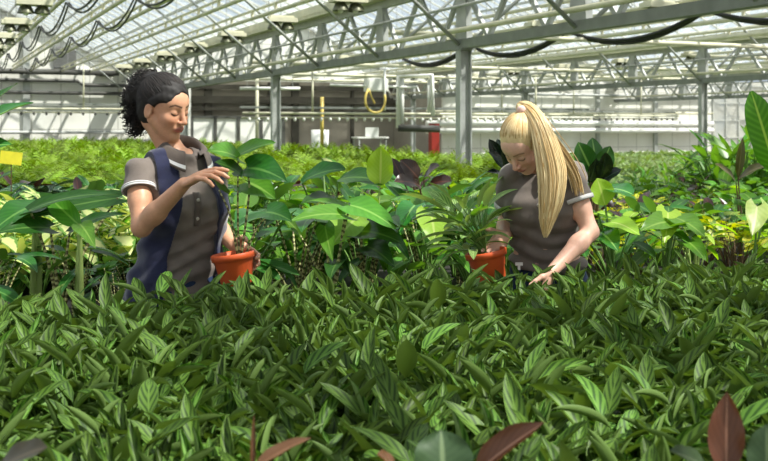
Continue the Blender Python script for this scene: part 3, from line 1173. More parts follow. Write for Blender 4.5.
KIND = {
    'zebra': ('plant', 'zebra-stalked plant with arrow-shaped dark leaves'),
    'heart': ('plant', 'heart-leaved fresh green plant'),
    'philo': ('plant', 'dark green oval-leaved plant'),
    'lime': ('plant', 'lime green heart-leaved plant'),
    'anth': ('plant', 'dark velvet-leaved plant with white veins'),
    'burg': ('plant', 'burgundy-leaved plant'),
    'yel': ('plant', 'yellow blotched leafy plant'),
    'rubber': ('plant', 'glossy green rubber plant'),
    'black': ('plant', 'blackish glossy-leaved plant'),
    'pale': ('plant', 'cream variegated low plant'),
    'silver': ('plant', 'silvery spider plant with narrow leaves'),
    'bush': ('plant', 'bushy plant with narrow light green leaves'),
}
ROWS = [
    # name of the zone, px from..to, s from..to, kinds, step, scale, where
    ('zl', -230, 205, 4.5, 5.3, ['zebra', 'zebra', 'zebra', 'philo'], .27, .62, 'in the row behind the calatheas at left'),
    ('pl', -200, 210, 5.6, 7.6, ['pale'], .23, 1.12, 'in the pale band at left'),
    ('al', -170, 215, 7.8, 10.1, ['anth', 'anth', 'philo', 'burg'], .40, .86, 'before the ferns at left'),
    ('zm', 205, 500, 4.5, 5.6, ['zebra', 'heart', 'heart', 'philo', 'zebra'], .29, .92, 'in the row between the two women'),
    ('hm', 205, 500, 5.9, 7.6, ['heart', 'philo', 'lime', 'heart', 'yel'], .36, .86, 'in the second row between the women'),
    ('bm', 205, 560, 7.9, 10.1, ['burg', 'philo', 'heart', 'burg', 'lime'], .42, .72, 'before the ferns between the women'),
    ('hr', 500, 840, 4.5, 5.7, ['heart', 'lime', 'heart', 'yel', 'philo'], .28, .74, 'in the row behind the calatheas at right'),
    ('yr', 500, 840, 6.0, 7.7, ['lime', 'yel', 'heart', 'burg', 'silver'], .34, .70, 'in the second row at right'),
    ('sr', 560, 840, 8.0, 10.1, ['silver', 'bush', 'burg', 'heart', 'philo'], .42, .66, 'in the third row at right'),
]
for zn, x0, x1, s0, s1, kinds, stp, scl, where in ROWS:
    spots = []
    s = s0
    r = 0
    while s < s1:
        d = -6 + (r % 2) * stp / 2
        while d < 12.8:
            p = gh(d + random.uniform(-.06, .06), s + random.uniform(-.06, .06), ZB)
            px = 384 + p.x / p.y * FPX
            if x0 <= px < x1 and p.y > 4.35:
                spots.append((px, p, r))
            d += stp
        s += stp
        r += 1
    byk = {}
    for px, p, r in spots:
        byk.setdefault(random.choice(kinds), []).append((px, p, r))
    for kd, lst in byk.items():
        lst.sort(key=lambda a: a[0])
        for i, (px, p, r) in enumerate(lst):
            cat, desc = KIND[kd]
            put(kd, p, random.uniform(0, 6.28), scl * random.uniform(.85, 1.15), '%s %s' % (desc, where), cat, '%s %s' % (desc.split(' with ')[0] + 's', where))
# taller bushes on the floor at right, behind the benches
i = 0
for px, Y, kd, sc in ((715, 11.6, 'bush', 1.9), (735, 11.2, 'bush', 2.0), (757, 11.4, 'bush', 2.1), (778, 11.8, 'bush', 2.0), (728, 12.6, 'bush', 2.0), (748, 12.9, 'bush', 2.1), (770, 13, 'bush', 2.1),
                      (700, 12.2, 'bush', 1.3), (690, 13.4, 'bush', 1.2), (660, 12.5, 'silver', 2.0), (640, 12.4, 'bush', 1.1), (615, 12.6, 'bush', 1.1), (672, 12.0, 'silver', 2.0), (600, 13, 'bush', 1.1)):
    p = at(px, 0, Y)
    put(kd, (p.x, p.y, 0), random.uniform(0, 6.28), sc, '%s on the floor beyond the benches at right' % KIND[kd][1], 'plant', '%ss on the floor at right' % KIND[kd][1].split(' with ')[0])


# ---- individually shaped plants: leaves given by base and tip
def hero(name, label, foot, leaves, mats, stemm, group=None, stem_r=.007):
    """leaves: (base point, tip point, width, profile, lobe, normal, bend, curl)"""
    t = thing(name, label, 'plant', foot, 0, group)
    fo, st = MB(), MB()
    f = V(foot)
    for (b, tp, W, prof, lobe, nrm, bend, curl, *mi) in leaves:
        b, tp = V(b) - f, V(tp) - f
        dvec = tp - b
        L = dvec.length * (1 + bend * bend / 24)
        tt = dvec.normalized()
        n = V(nrm)
        n = (n - tt * n.dot(tt)).normalized()
        tt2 = tt * math.cos(bend / 2) + n * math.sin(bend / 2)
        n2 = n * math.cos(bend / 2) - tt * math.sin(bend / 2)
        leaf(fo, b, tt2, n2, L, W, prof, bend=bend, curl=curl, lobe=lobe, nl=14, nw=4, mi=mi[0] if mi else 0, wave=.03)
        st.tube(arc((random.uniform(-.02, .02), random.uniform(-.02, .02), 0), b, .12, 6), [stem_r * (1.3 - .7 * q / 6) for q in range(7)], 7, 0, False)
    fo.build('foliage', mats, t, True)
    st.build('stalks', stemm, t, True)
    return t


UP, CAM = (0, -.3, 1), (0, -1, .25)


def foot(px, Y, z=None):
    p = at(px, 0, Y)
    return (p.x, p.y, ZB if z is None else z)


# at left: long spear leaves
Y = 4.62
hero('spear_leaf_plant', 'plant with long dark spear leaves over zebra stalks left of the dark-haired woman', foot(62, Y),
     [(at(30, 210, Y), at(122, 196, Y - .1), .12, 'arrow', .15, (-.1, -.5, 1), .5, .4), (at(118, 198, Y + .1), at(12, 222, Y), .10, 'arrow', .15, (0, -.8, .7), .3, .3),
      (at(70, 232, Y), at(128, 215, Y - .1), .11, 'arrow', .15, (0, -.6, 1), .6, .3), (at(50, 228, Y), at(-8, 235, Y - .15), .14, 'arrow', .15, (0, -.7, 1), .5, .3)],
     ML_DARK, M_ZEB, None, .008)
hero('spear_leaf_plant', 'plant with a thick pale green stalk and broad leaf behind the calatheas at left edge', foot(36, 4.75),
     [(at(36, 205, 4.7), at(-12, 238, 4.5), .20, 'arrow', .15, (-.2, -.7, 1), .6, .3), (at(40, 200, 4.75), at(88, 238, 4.6), .12, 'arrow', .15, (0, -.7, 1), .6, .3)],
     ML_DARK, M_STEML, None, .014)
hero('spear_leaf_plant', 'plant with one thick pale sheath stalk beside the navy vest', foot(80, 4.55),
     [(at(80, 224, 4.5), at(96, 250, 4.35), .09, 'arrow', .1, (.3, -1, .5), .7, .4), (at(80, 226, 4.55), at(48, 196, 4.7), .10, 'oval', .0, (0, -1, .3), .3, .4)],
     ML_MIDG, M_STEML, None, .013)
# left edge banana-like tips
hero('banana_plant', 'banana plant reaching in with broad leaf tips at the upper left edge', foot(-34, 4.9),
     [(at(-40, 148, 4.9), at(35, 105, 4.8), .16, 'lance', .0, (-.1, -.45, 1), .7, .5), (at(-38, 140, 5), at(18, 84, 5.0), .12, 'lance', .0, (-.6, -.4, .6), .4, .5),
      (at(-44, 160, 4.9), at(14, 146, 4.8), .14, 'lance', 0, (0, -.6, 1), .6, .4)],
     ML_RUB, M_STEM, None, .014)
# right edge: upright banana leaf
hero('banana_plant', 'banana plant with one tall upright bright leaf at the right edge', foot(790, 7.0),
     [(at(776, 172, 7.0), at(751, 91, 7.0), .20, 'banana', .0, (-.35, -1, .25), .35, .25), (at(786, 178, 7.1), at(812, 100, 7.0), .22, 'banana', 0, (.3, -1, .3), .4, .3),
      (at(790, 190, 7), at(770, 150, 6.7), .13, 'banana', 0, (0, -1, .4), .6, .4)],
     ML_BAN, M_STEML, None, .018)
hero('burgundy_leaf_plant', 'plant with one narrow upright bronze leaf left of the tall banana leaf', foot(740, 7.6),
     [(at(738, 178, 7.6), at(743, 137, 7.6), .07, 'lance', 0, (-.3, -1, .2), .2, .8), (at(738, 180, 7.6), at(770, 165, 7.4), .13, 'oval', 0, (0, -.8, 1), .5, .4), (at(736, 182, 7.6), at(714, 164, 7.5), .09, 'oval', 0, (0, -.8, 1), .5, .4)],
     leaf_mat('bronze_green_leaf', G(86, 84, 44), None, G(120, 110, 70), trans=.2, rough=.35, var=.2), M_STEMB)
# middle: big individual leaves between the women
hero('heart_leaf_plant', 'plant with one tall upright backlit lime leaf between the women', foot(372, 5.5),
     [(at(380, 186, 5.5), at(381, 146, 5.5), .15, 'oval', .0, (-.25, -1, .1), -.15, .5), (at(372, 200, 5.5), at(350, 190, 5.3), .1, 'heart', .2, (0, -.7, 1), .5, .3, 1)],
     [ML_LIME, ML_MIDG], M_STEML)
hero('heart_leaf_plant', 'plant with a hanging bright heart-shaped leaf right of centre', foot(428, 4.9),
     [(at(431, 212, 4.75), at(436, 247, 4.6), .145, 'heart', .22, (.05, -1, .25), .3, .3), (at(415, 205, 4.9), at(398, 235, 4.7), .13, 'heart', .15, (-.3, -1, .4), .5, .5, 1),
      (at(404, 212, 4.85), at(386, 246, 4.65), .12, 'oval', .05, (-.5, -1, .3), .4, .7, 1), (at(455, 248, 4.8), at(478, 232, 4.65), .13, 'heart', .2, (0, -.6, 1), .5, .3, 1)],
     [ML_LIME, ML_RUB], M_STEM)
hero('philodendron_plant', 'plant with a long dark glossy leaf edged in pale green, centre', foot(330, 5.6),
     [(at(302, 182, 5.5), at(346, 170, 5.4), .16, 'oval', .05, (0, -.6, 1), .6, .5), (at(338, 180, 5.7), at(390, 186, 5.5), .16, 'oval', .0, (.1, -.7, .9), .7, .4), (at(335, 200, 5.5), at(300, 205, 5.3), .14, 'heart', .2, (0, -.6, 1), .5, .4),
      (at(322, 158, 5.9), at(342, 172, 5.8), .06, 'lance', 0, (.2, -.6, 1), .4, .4, 1)],
     [ML_DARK, ML_PALE], M_STEM)
hero('zebra_stalk_plant', 'zebra-stalked plant with a broad green leaf before the centre of the row', foot(332, 4.62),
     [(at(345, 215, 4.6), at(290, 222, 4.45), .15, 'arrow', .2, (0, -.6, 1), .5, .3), (at(350, 205, 4.65), at(398, 232, 4.5), .16, 'arrow', .2, (.1, -.7, 1), .6, .3),
      (at(325, 225, 4.6), at(333, 262, 4.45), .09, 'arrow', .1, (-.2, -1, .3), .4, .4), (at(300, 235, 4.7), at(276, 214, 4.6), .14, 'arrow', .2, (0, -.7, .9), .5, .3)],
     ML_MIDG, M_ZEB, None, .007)
hero('zebra_stalk_plant', 'zebra-stalked plant with large folded leaves left of the hanging heart leaf', foot(362, 4.75),
     [(at(355, 232, 4.7), at(405, 246, 4.5), .17, 'arrow', .15, (.1, -.8, .8), .7, .5), (at(360, 216, 4.75), at(332, 246, 4.6), .17, 'oval', .1, (-.4, -1, .4), .5, .4, 1), (at(366, 246, 4.7), at(395, 268, 4.5), .14, 'arrow', .15, (0, -.8, .8), .6, .4)],
     [ML_DARK, ML_LIME], M_ZEB, None, .007)
# right: near heart leaves
hero('heart_leaf_plant', 'plant with a pale veined pair of heart leaves at the right edge', foot(755, 5.6),
     [(at(757, 206, 5.6), at(752, 236, 5.45), .13, 'heart', .2, (-.1, -1, .3), .3, .4), (at(768, 204, 5.7), at(774, 232, 5.5), .12, 'heart', .2, (.2, -1, .3), .3, .4)],
     leaf_mat('pale_heart_leaf', G(158, 180, 104), G(142, 168, 90), G(190, 200, 140), freq=6, amt=.5, trans=.35, var=.15), M_STEM)
hero('heart_leaf_plant', 'plant with broad green heart leaves in the middle of the right row', foot(668, 5.35),
     [(at(672, 222, 5.4), at(640, 232, 5.2), .15, 'heart', .2, (-.1, -.8, .8), .5, .4), (at(676, 218, 5.4), at(705, 238, 5.2), .15, 'heart', .2, (.1, -.8, .8), .5, .4), (at(668, 212, 5.45), at(664, 244, 5.25), .14, 'heart', .2, (0, -1, .4), .5, .4, 1),
      (at(685, 240, 5.4), at(706, 262, 5.2), .12, 'heart', .2, (0, -.8, .8), .5, .4)],
     [ML_MIDG, ML_LIME], M_STEM)
hero('heart_leaf_plant', 'plant with lime leaves right beside the blonde woman', foot(612, 5.25),
     [(at(610, 222, 5.2), at(640, 236, 5.0), .14, 'heart', .18, (.1, -.8, .8), .5, .3, 1), (at(605, 205, 5.3), at(597, 178, 5.3), .13, 'oval', .0, (.1, -1, .2), .2, .4, 1), (at(600, 232, 5.2), at(618, 252, 5.0), .15, 'heart', .2, (0, -.9, .6), .5, .4),
      (at(604, 190, 5.4), at(634, 196, 5.2), .13, 'oval', .05, (.1, -.7, .8), .6, .4), (at(598, 214, 5.2), at(582, 210, 5.0), .12, 'heart', .2, (0, -.8, .8), .4, .3)],
     [ML_RUB, ML_LIME], M_STEM)
hero('rubber_plant', 'glossy rubber plant rising behind the blonde ponytail', foot(592, 6.6),
     [(at(592, 172, 6.6), at(578, 142, 6.6), .14, 'oval', 0, (-.3, -1, .3), .3, .4), (at(596, 165, 6.6), at(592, 138, 6.7), .11, 'oval', 0, (.1, -1, .3), .2, .5), (at(598, 172, 6.6), at(610, 146, 6.6), .13, 'oval', 0, (.4, -1, .3), .3, .4),
      (at(594, 180, 6.6), at(572, 166, 6.5), .12, 'oval', 0, (-.2, -.8, .7), .5, .4), (at(600, 178, 6.5), at(606, 152, 6.4), .12, 'oval', 0, (.2, -1, .2), .3, .6, 1), (at(590, 182, 6.5), at(596, 158, 6.4), .10, 'oval', 0, (.2, -1, .2), .3, .6, 1), (at(600, 182, 6.6), at(622, 170, 6.5), .1, 'oval', 0, (.2, -.8, .7), .4, .4, 1)],
     [ML_RUB, ML_BLACK], M_STEMB, None, .012)
hero('black_leaf_plant', 'blackish-leaved plant left of the blonde woman\'s head', foot(498, 5.6),
     [(at(506, 166, 5.6), at(489, 139, 5.6), .075, 'oval', 0, (-.4, -1, .4), .2, .5), (at(508, 164, 5.6), at(497, 139, 5.7), .07, 'oval', 0, (-.1, -1, .4), .2, .5), (at(506, 176, 5.6), at(487, 172, 5.5), .06, 'lance', 0, (0, -.8, 1), .3, .5),
      (at(506, 172, 5.6), at(488, 152, 5.5), .09, 'oval', 0, (-.3, -.8, .8), .3, .5), (at(508, 168, 5.6), at(503, 142, 5.5), .06, 'oval', 0, (.1, -1, .3), .2, .5)],
     ML_BLACK, M_STEMB)
hero('burgundy_leaf_plant', 'low dark burgundy plant between the tall lime leaf and the blonde woman', foot(425, 6.4),
     [(at(418, 178, 6.4), at(400, 160, 6.4), .12, 'oval', 0, (-.2, -.7, .9), .4, .4), (at(424, 180, 6.4), at(440, 166, 6.3), .13, 'oval', 0, (.1, -.7, .9), .6, .4), (at(420, 186, 6.3), at(394, 182, 6.2), .13, 'oval', 0, (0, -.7, .9), .6, .4),
      (at(428, 186, 6.3), at(452, 182, 6.2), .12, 'oval', 0, (0, -.7, .9), .6, .4), (at(404, 182, 6.4), at(392, 158, 6.5), .08, 'lance', 0, (0, -1, .3), .2, .5)],
     ML_BURG, M_STEMB)
# plants right in front of the camera: bronze and grey leaves
hero('bronze_leaf_plant', 'bronze-red leaf standing upright at the bottom right corner', foot(722, 1.52),
     [(at(726, 476, 1.5), at(727, 391, 1.52), .056, 'lance', 0, (-.35, -1, .15), -.1, .7), (at(715, 478, 1.5), at(668, 452, 1.45), .05, 'lance', 0, (0, -.5, 1), .5, .5, 1)],
     [ML_RED, ML_GREY], M_STEMB, None, .004)
hero('bronze_leaf_plant', 'bronze-red rolled leaf slanting up at the bottom edge, centre right', foot(470, 1.5),
     [(at(474, 474, 1.5), at(546, 422, 1.5), .055, 'lance', 0, (-.4, -.5, .8), .2, 1.3), (at(400, 480, 1.48), at(376, 455, 1.45), .05, 'lance', 0, (0, -.4, 1), .5, .5)],
     ML_RED, M_STEMB, None, .004)
hero('grey_leaf_plant', 'dark grey-green folded leaf at the bottom edge, centre', foot(440, 1.46),
     [(at(443, 482, 1.44), at(441, 430, 1.47), .085, 'oval', 0, (.1, -.8, .6), .35, .5), (at(760, 474, 1.45), at(766, 424, 1.47), .05, 'oval', 0, (-.3, -.8, .5), .2, .5)][:1],
     ML_GREY, M_STEMB, None, .004)
hero('grey_leaf_plant', 'dark grey-green leaf in the bottom right corner beside the bronze leaf', foot(770, 1.5),
     [(at(768, 480, 1.47), at(767, 424, 1.49), .055, 'oval', 0, (-.5, -.8, .4), .2, .4)], ML_GREY, M_STEMB, None, .004)
hero('bronze_leaf_plant', 'thin bronze leaf rolled along its stalk at the bottom edge, left of centre', foot(262, 1.5),
     [(at(252, 470, 1.47), at(312, 438, 1.5), .03, 'lance', 0, (-.3, -.4, 1), .3, .9), (at(253, 476, 1.49), at(254, 414, 1.5), .010, 'lance', 0, (0, -1, .2), .1, 1.2)],
     leaf_mat('dull_bronze_leaf', G(96, 66, 44), None, G(130, 96, 70), trans=.15, rough=.35, var=.15), M_STEMB, None, .0035)
hero('grey_leaf_plant', 'dark brown-green leaf lying in the bottom left corner', foot(10, 1.5),
     [(at(-6, 472, 1.46), at(48, 448, 1.44), .06, 'oval', 0, (0, -.4, 1), .4, .4)], leaf_mat('dark_brown_leaf', G(52, 48, 32), None, G(80, 70, 50), trans=.1, rough=.35, var=.15), M_STEMB, None, .004)

# yellow sticky trap on a stick
p = at(11, 158, 7.4)
t = thing('sticky_trap', 'yellow sticky insect trap card among plants at the left edge', 'trap', (p.x, p.y, ZB), .1)
MB().box((0, 0, p.z - ZB), (.15, .004, .09), 0, Euler((0, .12, 0)).to_matrix()).build('card', plain('yellow_card', G(236, 222, 60), .5, 0, .06, 20), t)
MB().tube([(0, .006, 0), (0, .006, p.z - ZB + .03)], .004, 5).build('stick', M_STEMB, t)
# ------------------------------------------------------------------ distance fields -> one continuous skin
class Field:
    def __init__(self, lo, hi, h):
        self.h = h
        self.lo = np.array(lo, dtype=np.float64)
        n = np.ceil((np.array(hi) - self.lo) / h).astype(int) + 1
        self.ax = [(self.lo[i] + h * np.arange(n[i])).astype(np.float32) for i in range(3)]
        self.F = np.full(n, 0.15, dtype=np.float32)

    def region(self, lo, hi):
        sl = []
        for i in range(3):
            a = int(np.clip(np.floor((lo[i] - self.lo[i]) / self.h), 0, self.F.shape[i]))
            b = int(np.clip(np.ceil((hi[i] - self.lo[i]) / self.h) + 1, 0, self.F.shape[i]))
            sl.append(slice(a, b))
        X = self.ax[0][sl[0]][:, None, None]
        Y = self.ax[1][sl[1]][None, :, None]
        Z = self.ax[2][sl[2]][None, None, :]
        return tuple(sl), X, Y, Z

    def put(self, fn, lo, hi, k=0.0, op='add', pad=0.05):
        lo = np.array(lo) - pad
        hi = np.array(hi) + pad
        sl, X, Y, Z = self.region(lo, hi)
        if any(s.stop <= s.start for s in sl):
            return
        d = fn(X, Y, Z)
        a = self.F[sl]
        if op == 'sub':
            d = -d
            r = np.maximum(a, d)
            if k > 0:
                hh = np.maximum(k - np.abs(a - d), 0) / k
                r = r + hh * hh * k * .25
        else:
            r = np.minimum(a, d)
            if k > 0:
                hh = np.maximum(k - np.abs(a - d), 0) / k
                r = r - hh * hh * k * .25
        self.F[sl] = r

    # primitives
    def cone(self, a, b, r1, r2, k=0.0, op='add', cut=None):
        a, b = np.array(a, float), np.array(b, float)
        ba = b - a
        L2 = float(ba @ ba) + 1e-12

        def fn(X, Y, Z):
            px, py, pz = X - a[0], Y - a[1], Z - a[2]
            t = np.clip((px * ba[0] + py * ba[1] + pz * ba[2]) / L2, 0, 1)
            d = np.sqrt((px - t * ba[0]) ** 2 + (py - t * ba[1]) ** 2 + (pz - t * ba[2]) ** 2) - (r1 + (r2 - r1) * t)
            if cut is not None:
                c, nn = cut
                d = np.maximum(d, (X - c[0]) * nn[0] + (Y - c[1]) * nn[1] + (Z - c[2]) * nn[2])
            return d
        m = max(r1, r2)
        self.put(fn, np.minimum(a, b) - m, np.maximum(a, b) + m, k, op)

    def ell(self, c, r, M=None, k=0.0, op='add'):
        c = np.array(c, float)
        M = np.eye(3) if M is None else np.array(M)
        r = np.array(r, float)

        def fn(X, Y, Z):
            p = (X - c[0], Y - c[1], Z - c[2])
            q = [p[0] * M[0][i] + p[1] * M[1][i] + p[2] * M[2][i] for i in range(3)]
            k0 = np.sqrt(sum((q[i] / r[i]) ** 2 for i in range(3)))
            k1 = np.sqrt(sum((q[i] / r[i] ** 2) ** 2 for i in range(3))) + 1e-9
            return k0 * (k0 - 1) / k1
        m = float(max(r))
        self.put(fn, c - m, c + m, k, op)

    def loft(self, org, M, table, infl=0.0, k=0.0, pw=2.3, region=None, op='add'):
        """rows (z, half width, half depth, y offset, x offset) in the local frame with columns M"""
        org = np.array(org, float)
        M = np.array(M)
        tb = np.array(table)
        zs = tb[:, 0]

        def fn(X, Y, Z):
            p = (X - org[0], Y - org[1], Z - org[2])
            x, y, z = [p[0] * M[0][i] + p[1] * M[1][i] + p[2] * M[2][i] for i in range(3)]
            zc = np.clip(z, zs[0], zs[-1])
            a = np.interp(zc, zs, tb[:, 1]) + infl
            b = np.interp(zc, zs, tb[:, 2]) + infl
            y0 = np.interp(zc, zs, tb[:, 3])
            x0 = np.interp(zc, zs, tb[:, 4])
            q = (np.abs((x - x0) / a) ** pw + np.abs((y - y0) / b) ** pw) ** (1 / pw)
            d = (q - 1) * np.minimum(a, b)
            dz = np.maximum(zs[0] - z, z - zs[-1])
            d = np.where(dz > 0, np.sqrt(np.maximum(d, 0) ** 2 + dz ** 2), d)
            if region is not None:
                d = region(d, x, y, z)
            return d.astype(np.float32)
        m = float(max(tb[:, 1].max(), tb[:, 2].max())) + .1
        pts = np.array([org + M @ np.array([sx * m, sy * m, z]) for sx in (-1, 1) for sy in (-1, 1) for z in (zs[0], zs[-1])])
        self.put(fn, pts.min(0), pts.max(0), k, op)

    def coords(self):
        return self.ax[0][:, None, None], self.ax[1][None, :, None], self.ax[2][None, None, :]

    def mesh(self):
        F, h = self.F, self.h
        F[0] = F[-1] = 0.1
        F[:, 0] = F[:, -1] = 0.1
        F[:, :, 0] = F[:, :, -1] = 0.1
        ins = F < 0
        nx, ny, nz = F.shape
        cnt = np.zeros((nx - 1, ny - 1, nz - 1), dtype=np.uint8)
        for dx in (0, 1):
            for dy in (0, 1):
                for dz in (0, 1):
                    cnt += ins[dx:nx - 1 + dx, dy:ny - 1 + dy, dz:nz - 1 + dz]
        ci = np.argwhere((cnt > 0) & (cnt < 8))
        idx = np.full(cnt.shape, -1, dtype=np.int32)
        idx[ci[:, 0], ci[:, 1], ci[:, 2]] = np.arange(len(ci))
        corners = [(dx, dy, dz) for dx in (0, 1) for dy in (0, 1) for dz in (0, 1)]
        val = {c: F[ci[:, 0] + c[0], ci[:, 1] + c[1], ci[:, 2] + c[2]] for c in corners}
        acc = np.zeros((len(ci), 3))
        num = np.zeros(len(ci))
        for c in corners:
            for ax in range(3):
                if c[ax] == 0:
                    c2 = tuple(c[i] + (1 if i == ax else 0) for i in range(3))
                    a, b = val[c], val[c2]
                    m = (a < 0) != (b < 0)
                    t = np.where(m, a / np.where(m, a - b, 1), 0)
                    for i in range(3):
                        acc[:, i] += np.where(m, c[i] + (t if i == ax else 0), 0)
                    num += m
        v = self.lo + (ci + acc / num[:, None]) * h
        faces = []
        for ax in range(3):
            o1, o2 = [(1, 2), (2, 0), (0, 1)][ax]
            sl0 = [slice(1, n - 1) for n in F.shape]
            sl1 = [slice(1, n - 1) for n in F.shape]
            sl0[ax] = slice(0, F.shape[ax] - 1)
            sl1[ax] = slice(1, F.shape[ax])
            a, b = ins[tuple(sl0)], ins[tuple(sl1)]
            for flip, mask in ((False, a & ~b), (True, ~a & b)):
                e = np.argwhere(mask)
                if len(e) == 0:
                    continue
                for i in range(3):
                    if i != ax:
                        e[:, i] += 1
                q = []
                for du, dv in ((0, 0), (1, 0), (1, 1), (0, 1)):
                    g = e.copy()
                    g[:, o1] -= du
                    g[:, o2] -= dv
                    q.append(idx[g[:, 0], g[:, 1], g[:, 2]])
                q = np.stack(q, 1)
                if flip:
                    q = q[:, ::-1]
                faces.append(q)
        f = np.concatenate(faces)
        f = f[(f >= 0).all(1)]
        return v, f


def sdf_obj(name, fld, mats, parent=None, color=None, smooth_it=1, keep=None, invert=False):
    v, f = fld.mesh()
    # light smoothing
    if smooth_it:
        e = np.concatenate([f[:, [0, 1]], f[:, [1, 2]], f[:, [2, 3]], f[:, [3, 0]]])
        for _ in range(smooth_it):
            s = np.zeros_like(v)
            n = np.zeros(len(v))
            for a, b in ((0, 1), (1, 0)):
                for i in range(3):
                    s[:, i] += np.bincount(e[:, a], weights=v[e[:, b], i], minlength=len(v))
                n += np.bincount(e[:, a], minlength=len(v))
            v = v * .5 + (s / np.maximum(n, 1)[:, None]) * .5
    # keep the biggest pieces only
    lab = np.arange(len(v))
    for _ in range(400):
        m = lab[f].min(1)
        new = lab.copy()
        for i in range(4):
            np.minimum.at(new, f[:, i], m)
        new = new[new]
        if (new == lab).all():
            break
        lab = new
    ids, cnt = np.unique(lab, return_counts=True)
    good = ids[cnt > max(60, cnt.max() * (.02 if keep is None else keep))]
    ok = np.isin(lab, good)
    f = f[ok[f].all(1)]
    used = np.unique(f)
    rm = np.full(len(v), -1)
    rm[used] = np.arange(len(used))
    v, f = v[used], rm[f]
    me = bpy.data.meshes.new(name)
    me.vertices.add(len(v))
    me.vertices.foreach_set('co', v.astype(np.float32).ravel())
    me.loops.add(len(f) * 4)
    me.loops.foreach_set('vertex_index', f.astype(np.int32).ravel())
    me.polygons.add(len(f))
    me.polygons.foreach_set('loop_start', np.arange(0, len(f) * 4, 4, dtype=np.int32))
    me.polygons.foreach_set('loop_total', np.full(len(f), 4, dtype=np.int32))
    me.update(calc_edges=True)
    me.polygons.foreach_set('use_smooth', [True] * len(f))
    me.materials.append(mats)
    if color is not None:
        c = color(v)
        ca = me.attributes.new('Col', 'FLOAT_COLOR', 'POINT')
        ca.data.foreach_set('color', np.concatenate([c, np.ones((len(c), 1))], 1).astype(np.float32).ravel())
    me.validate()
    o = bpy.data.objects.new(name, me)
    COL.objects.link(o)
    if parent is not None:
        o.parent = parent
    return o


def frame(fwd, up=(0, 0, 1)):
    """columns: right-hand side as seen from behind (x), forward (y), up (z)"""
    f = np.array(fwd, float)
    f /= np.linalg.norm(f)
    u = np.array(up, float)
    u -= f * (u @ f)
    u /= np.linalg.norm(u)
    r = np.cross(f, u)
    return np.stack([r, f, u], 1)


def lerp(a, b, t):
    return np.array(a) * (1 - t) + np.array(b) * t


def un(v):
    v = np.array(v, float)
    return v / np.linalg.norm(v)


def hand(S, W, D, N, side, curls, thumb=(0.55, 0.6, 0.45), sc=1.0, spread=.06, tcurl=.3):
    """W wrist, D wrist->knuckles, N palm normal, side +1 right hand / -1 left hand"""
    W, D, N = np.array(W), un(D), np.array(N, float)
    N = un(N - D * (N @ D))
    T = np.cross(D, N) * side
    pm = W + D * .045 * sc
    S.ell(pm, (.05 * sc, .038 * sc, .016 * sc), np.stack([D, T, N], 1), .012)
    S.ell(W + D * .03 * sc + T * .02 * sc + N * .006, (.032 * sc, .016 * sc, .015 * sc), np.stack([D, T, N], 1), .01)
    lens = ((.041, .025, .021), (.046, .029, .022), (.042, .027, .021), (.033, .020, .018))
    offs = (.028, .0095, -.0095, -.0275)
    kn = (.086, .09, .086, .078)
    nails = []
    for i in range(4):
        p = W + (D * kn[i] + T * offs[i]) * sc
        S.cone(W + (D * .05 + T * offs[i] * .8) * sc, p, .0105 * sc, .0095 * sc, .008)
        ang = 0.0
        dirn = un(D + T * spread * (1.5 - i))
        c = curls[i]
        rr = (.0092, .0085, .0078, .0068)
        for j in range(3):
            ang += c * (0.8, 1.0, 0.7)[j]
            dv = dirn * math.cos(ang) + N * math.sin(ang)
            q = p + dv * lens[i][j] * sc
            S.cone(p, q, rr[j] * sc, rr[j + 1] * sc, .003)
            p = q
        nails.append(p)
    p = W + (D * .018 + T * .026 + N * .004) * sc
    dv = un(D * thumb[0] + T * thumb[1] + N * thumb[2])
    q = p + dv * .044 * sc
    S.cone(p, q, .0145 * sc, .011 * sc, .012)
    dv2 = un(dv * math.cos(tcurl) + un(D * .6 - T * .5 + N * .6) * math.sin(tcurl))
    r_ = q + dv2 * .031 * sc
    S.cone(q, r_, .0108 * sc, .0095 * sc, .004)
    dv3 = un(dv2 * math.cos(tcurl * .6) + un(D * .6 - T * .5 + N * .6) * math.sin(tcurl * .6))
    S.cone(r_, r_ + dv3 * .026 * sc, .0095 * sc, .0075 * sc, .004)


def head(S, c, M, k=.02):
    """c: head centre between the ears; M columns right, forward, up"""
    def L(x, y, z):
        return np.array(c) + M @ np.array([x, y, z])
    S.ell(L(0, -.014, .032), (.073, .093, .083), M, k)
    S.ell(L(0, .034, -.034), (.056, .058, .076), M, .03)
    S.ell(L(0, .05, .035), (.056, .04, .046), M, .03)
    for s in (-1, 1):
        S.cone(L(s * .053, -.004, -.045), L(s * .014, .066, -.094), .019, .015, .018)
        S.ell(L(s * .036, .06, -.026), (.025, .024, .022), M, .022)
    S.ell(L(0, .071, -.096), (.017, .016, .014), M, .016)
    # eye sockets, lids
    for s in (-1, 1):
        S.ell(L(s * .031, .1, .004), (.019, .015, .011), M, .014, 'sub')
        S.ell(L(s * .031, .073, .002), (.0165, .0155, .0145), M, .004)
    # nose
    S.cone(L(0, .086, .014), L(0, .111, -.026), .0075, .0095, .012)
    S.ell(L(0, .112, -.029), (.0105, .0095, .0085), M, .006)
    for s in (-1, 1):
        S.ell(L(s * .0115, .101, -.032), (.008, .01, .007), M, .006)
    # lips
    S.ell(L(0, .088, -.058), (.026, .012, .013), M, .012)
    S.ell(L(0, .0965, -.0555), (.019, .007, .0052), M, .004)
    S.ell(L(0, .0945, -.0655), (.017, .0075, .006), M, .004)
    # ears
    for s in (-1, 1):
        S.ell(L(s * .075, -.012, -.012), (.008, .019, .031), M, .006)
        S.ell(L(s * .083, -.006, -.008), (.006, .010, .018), M, .006, 'sub')


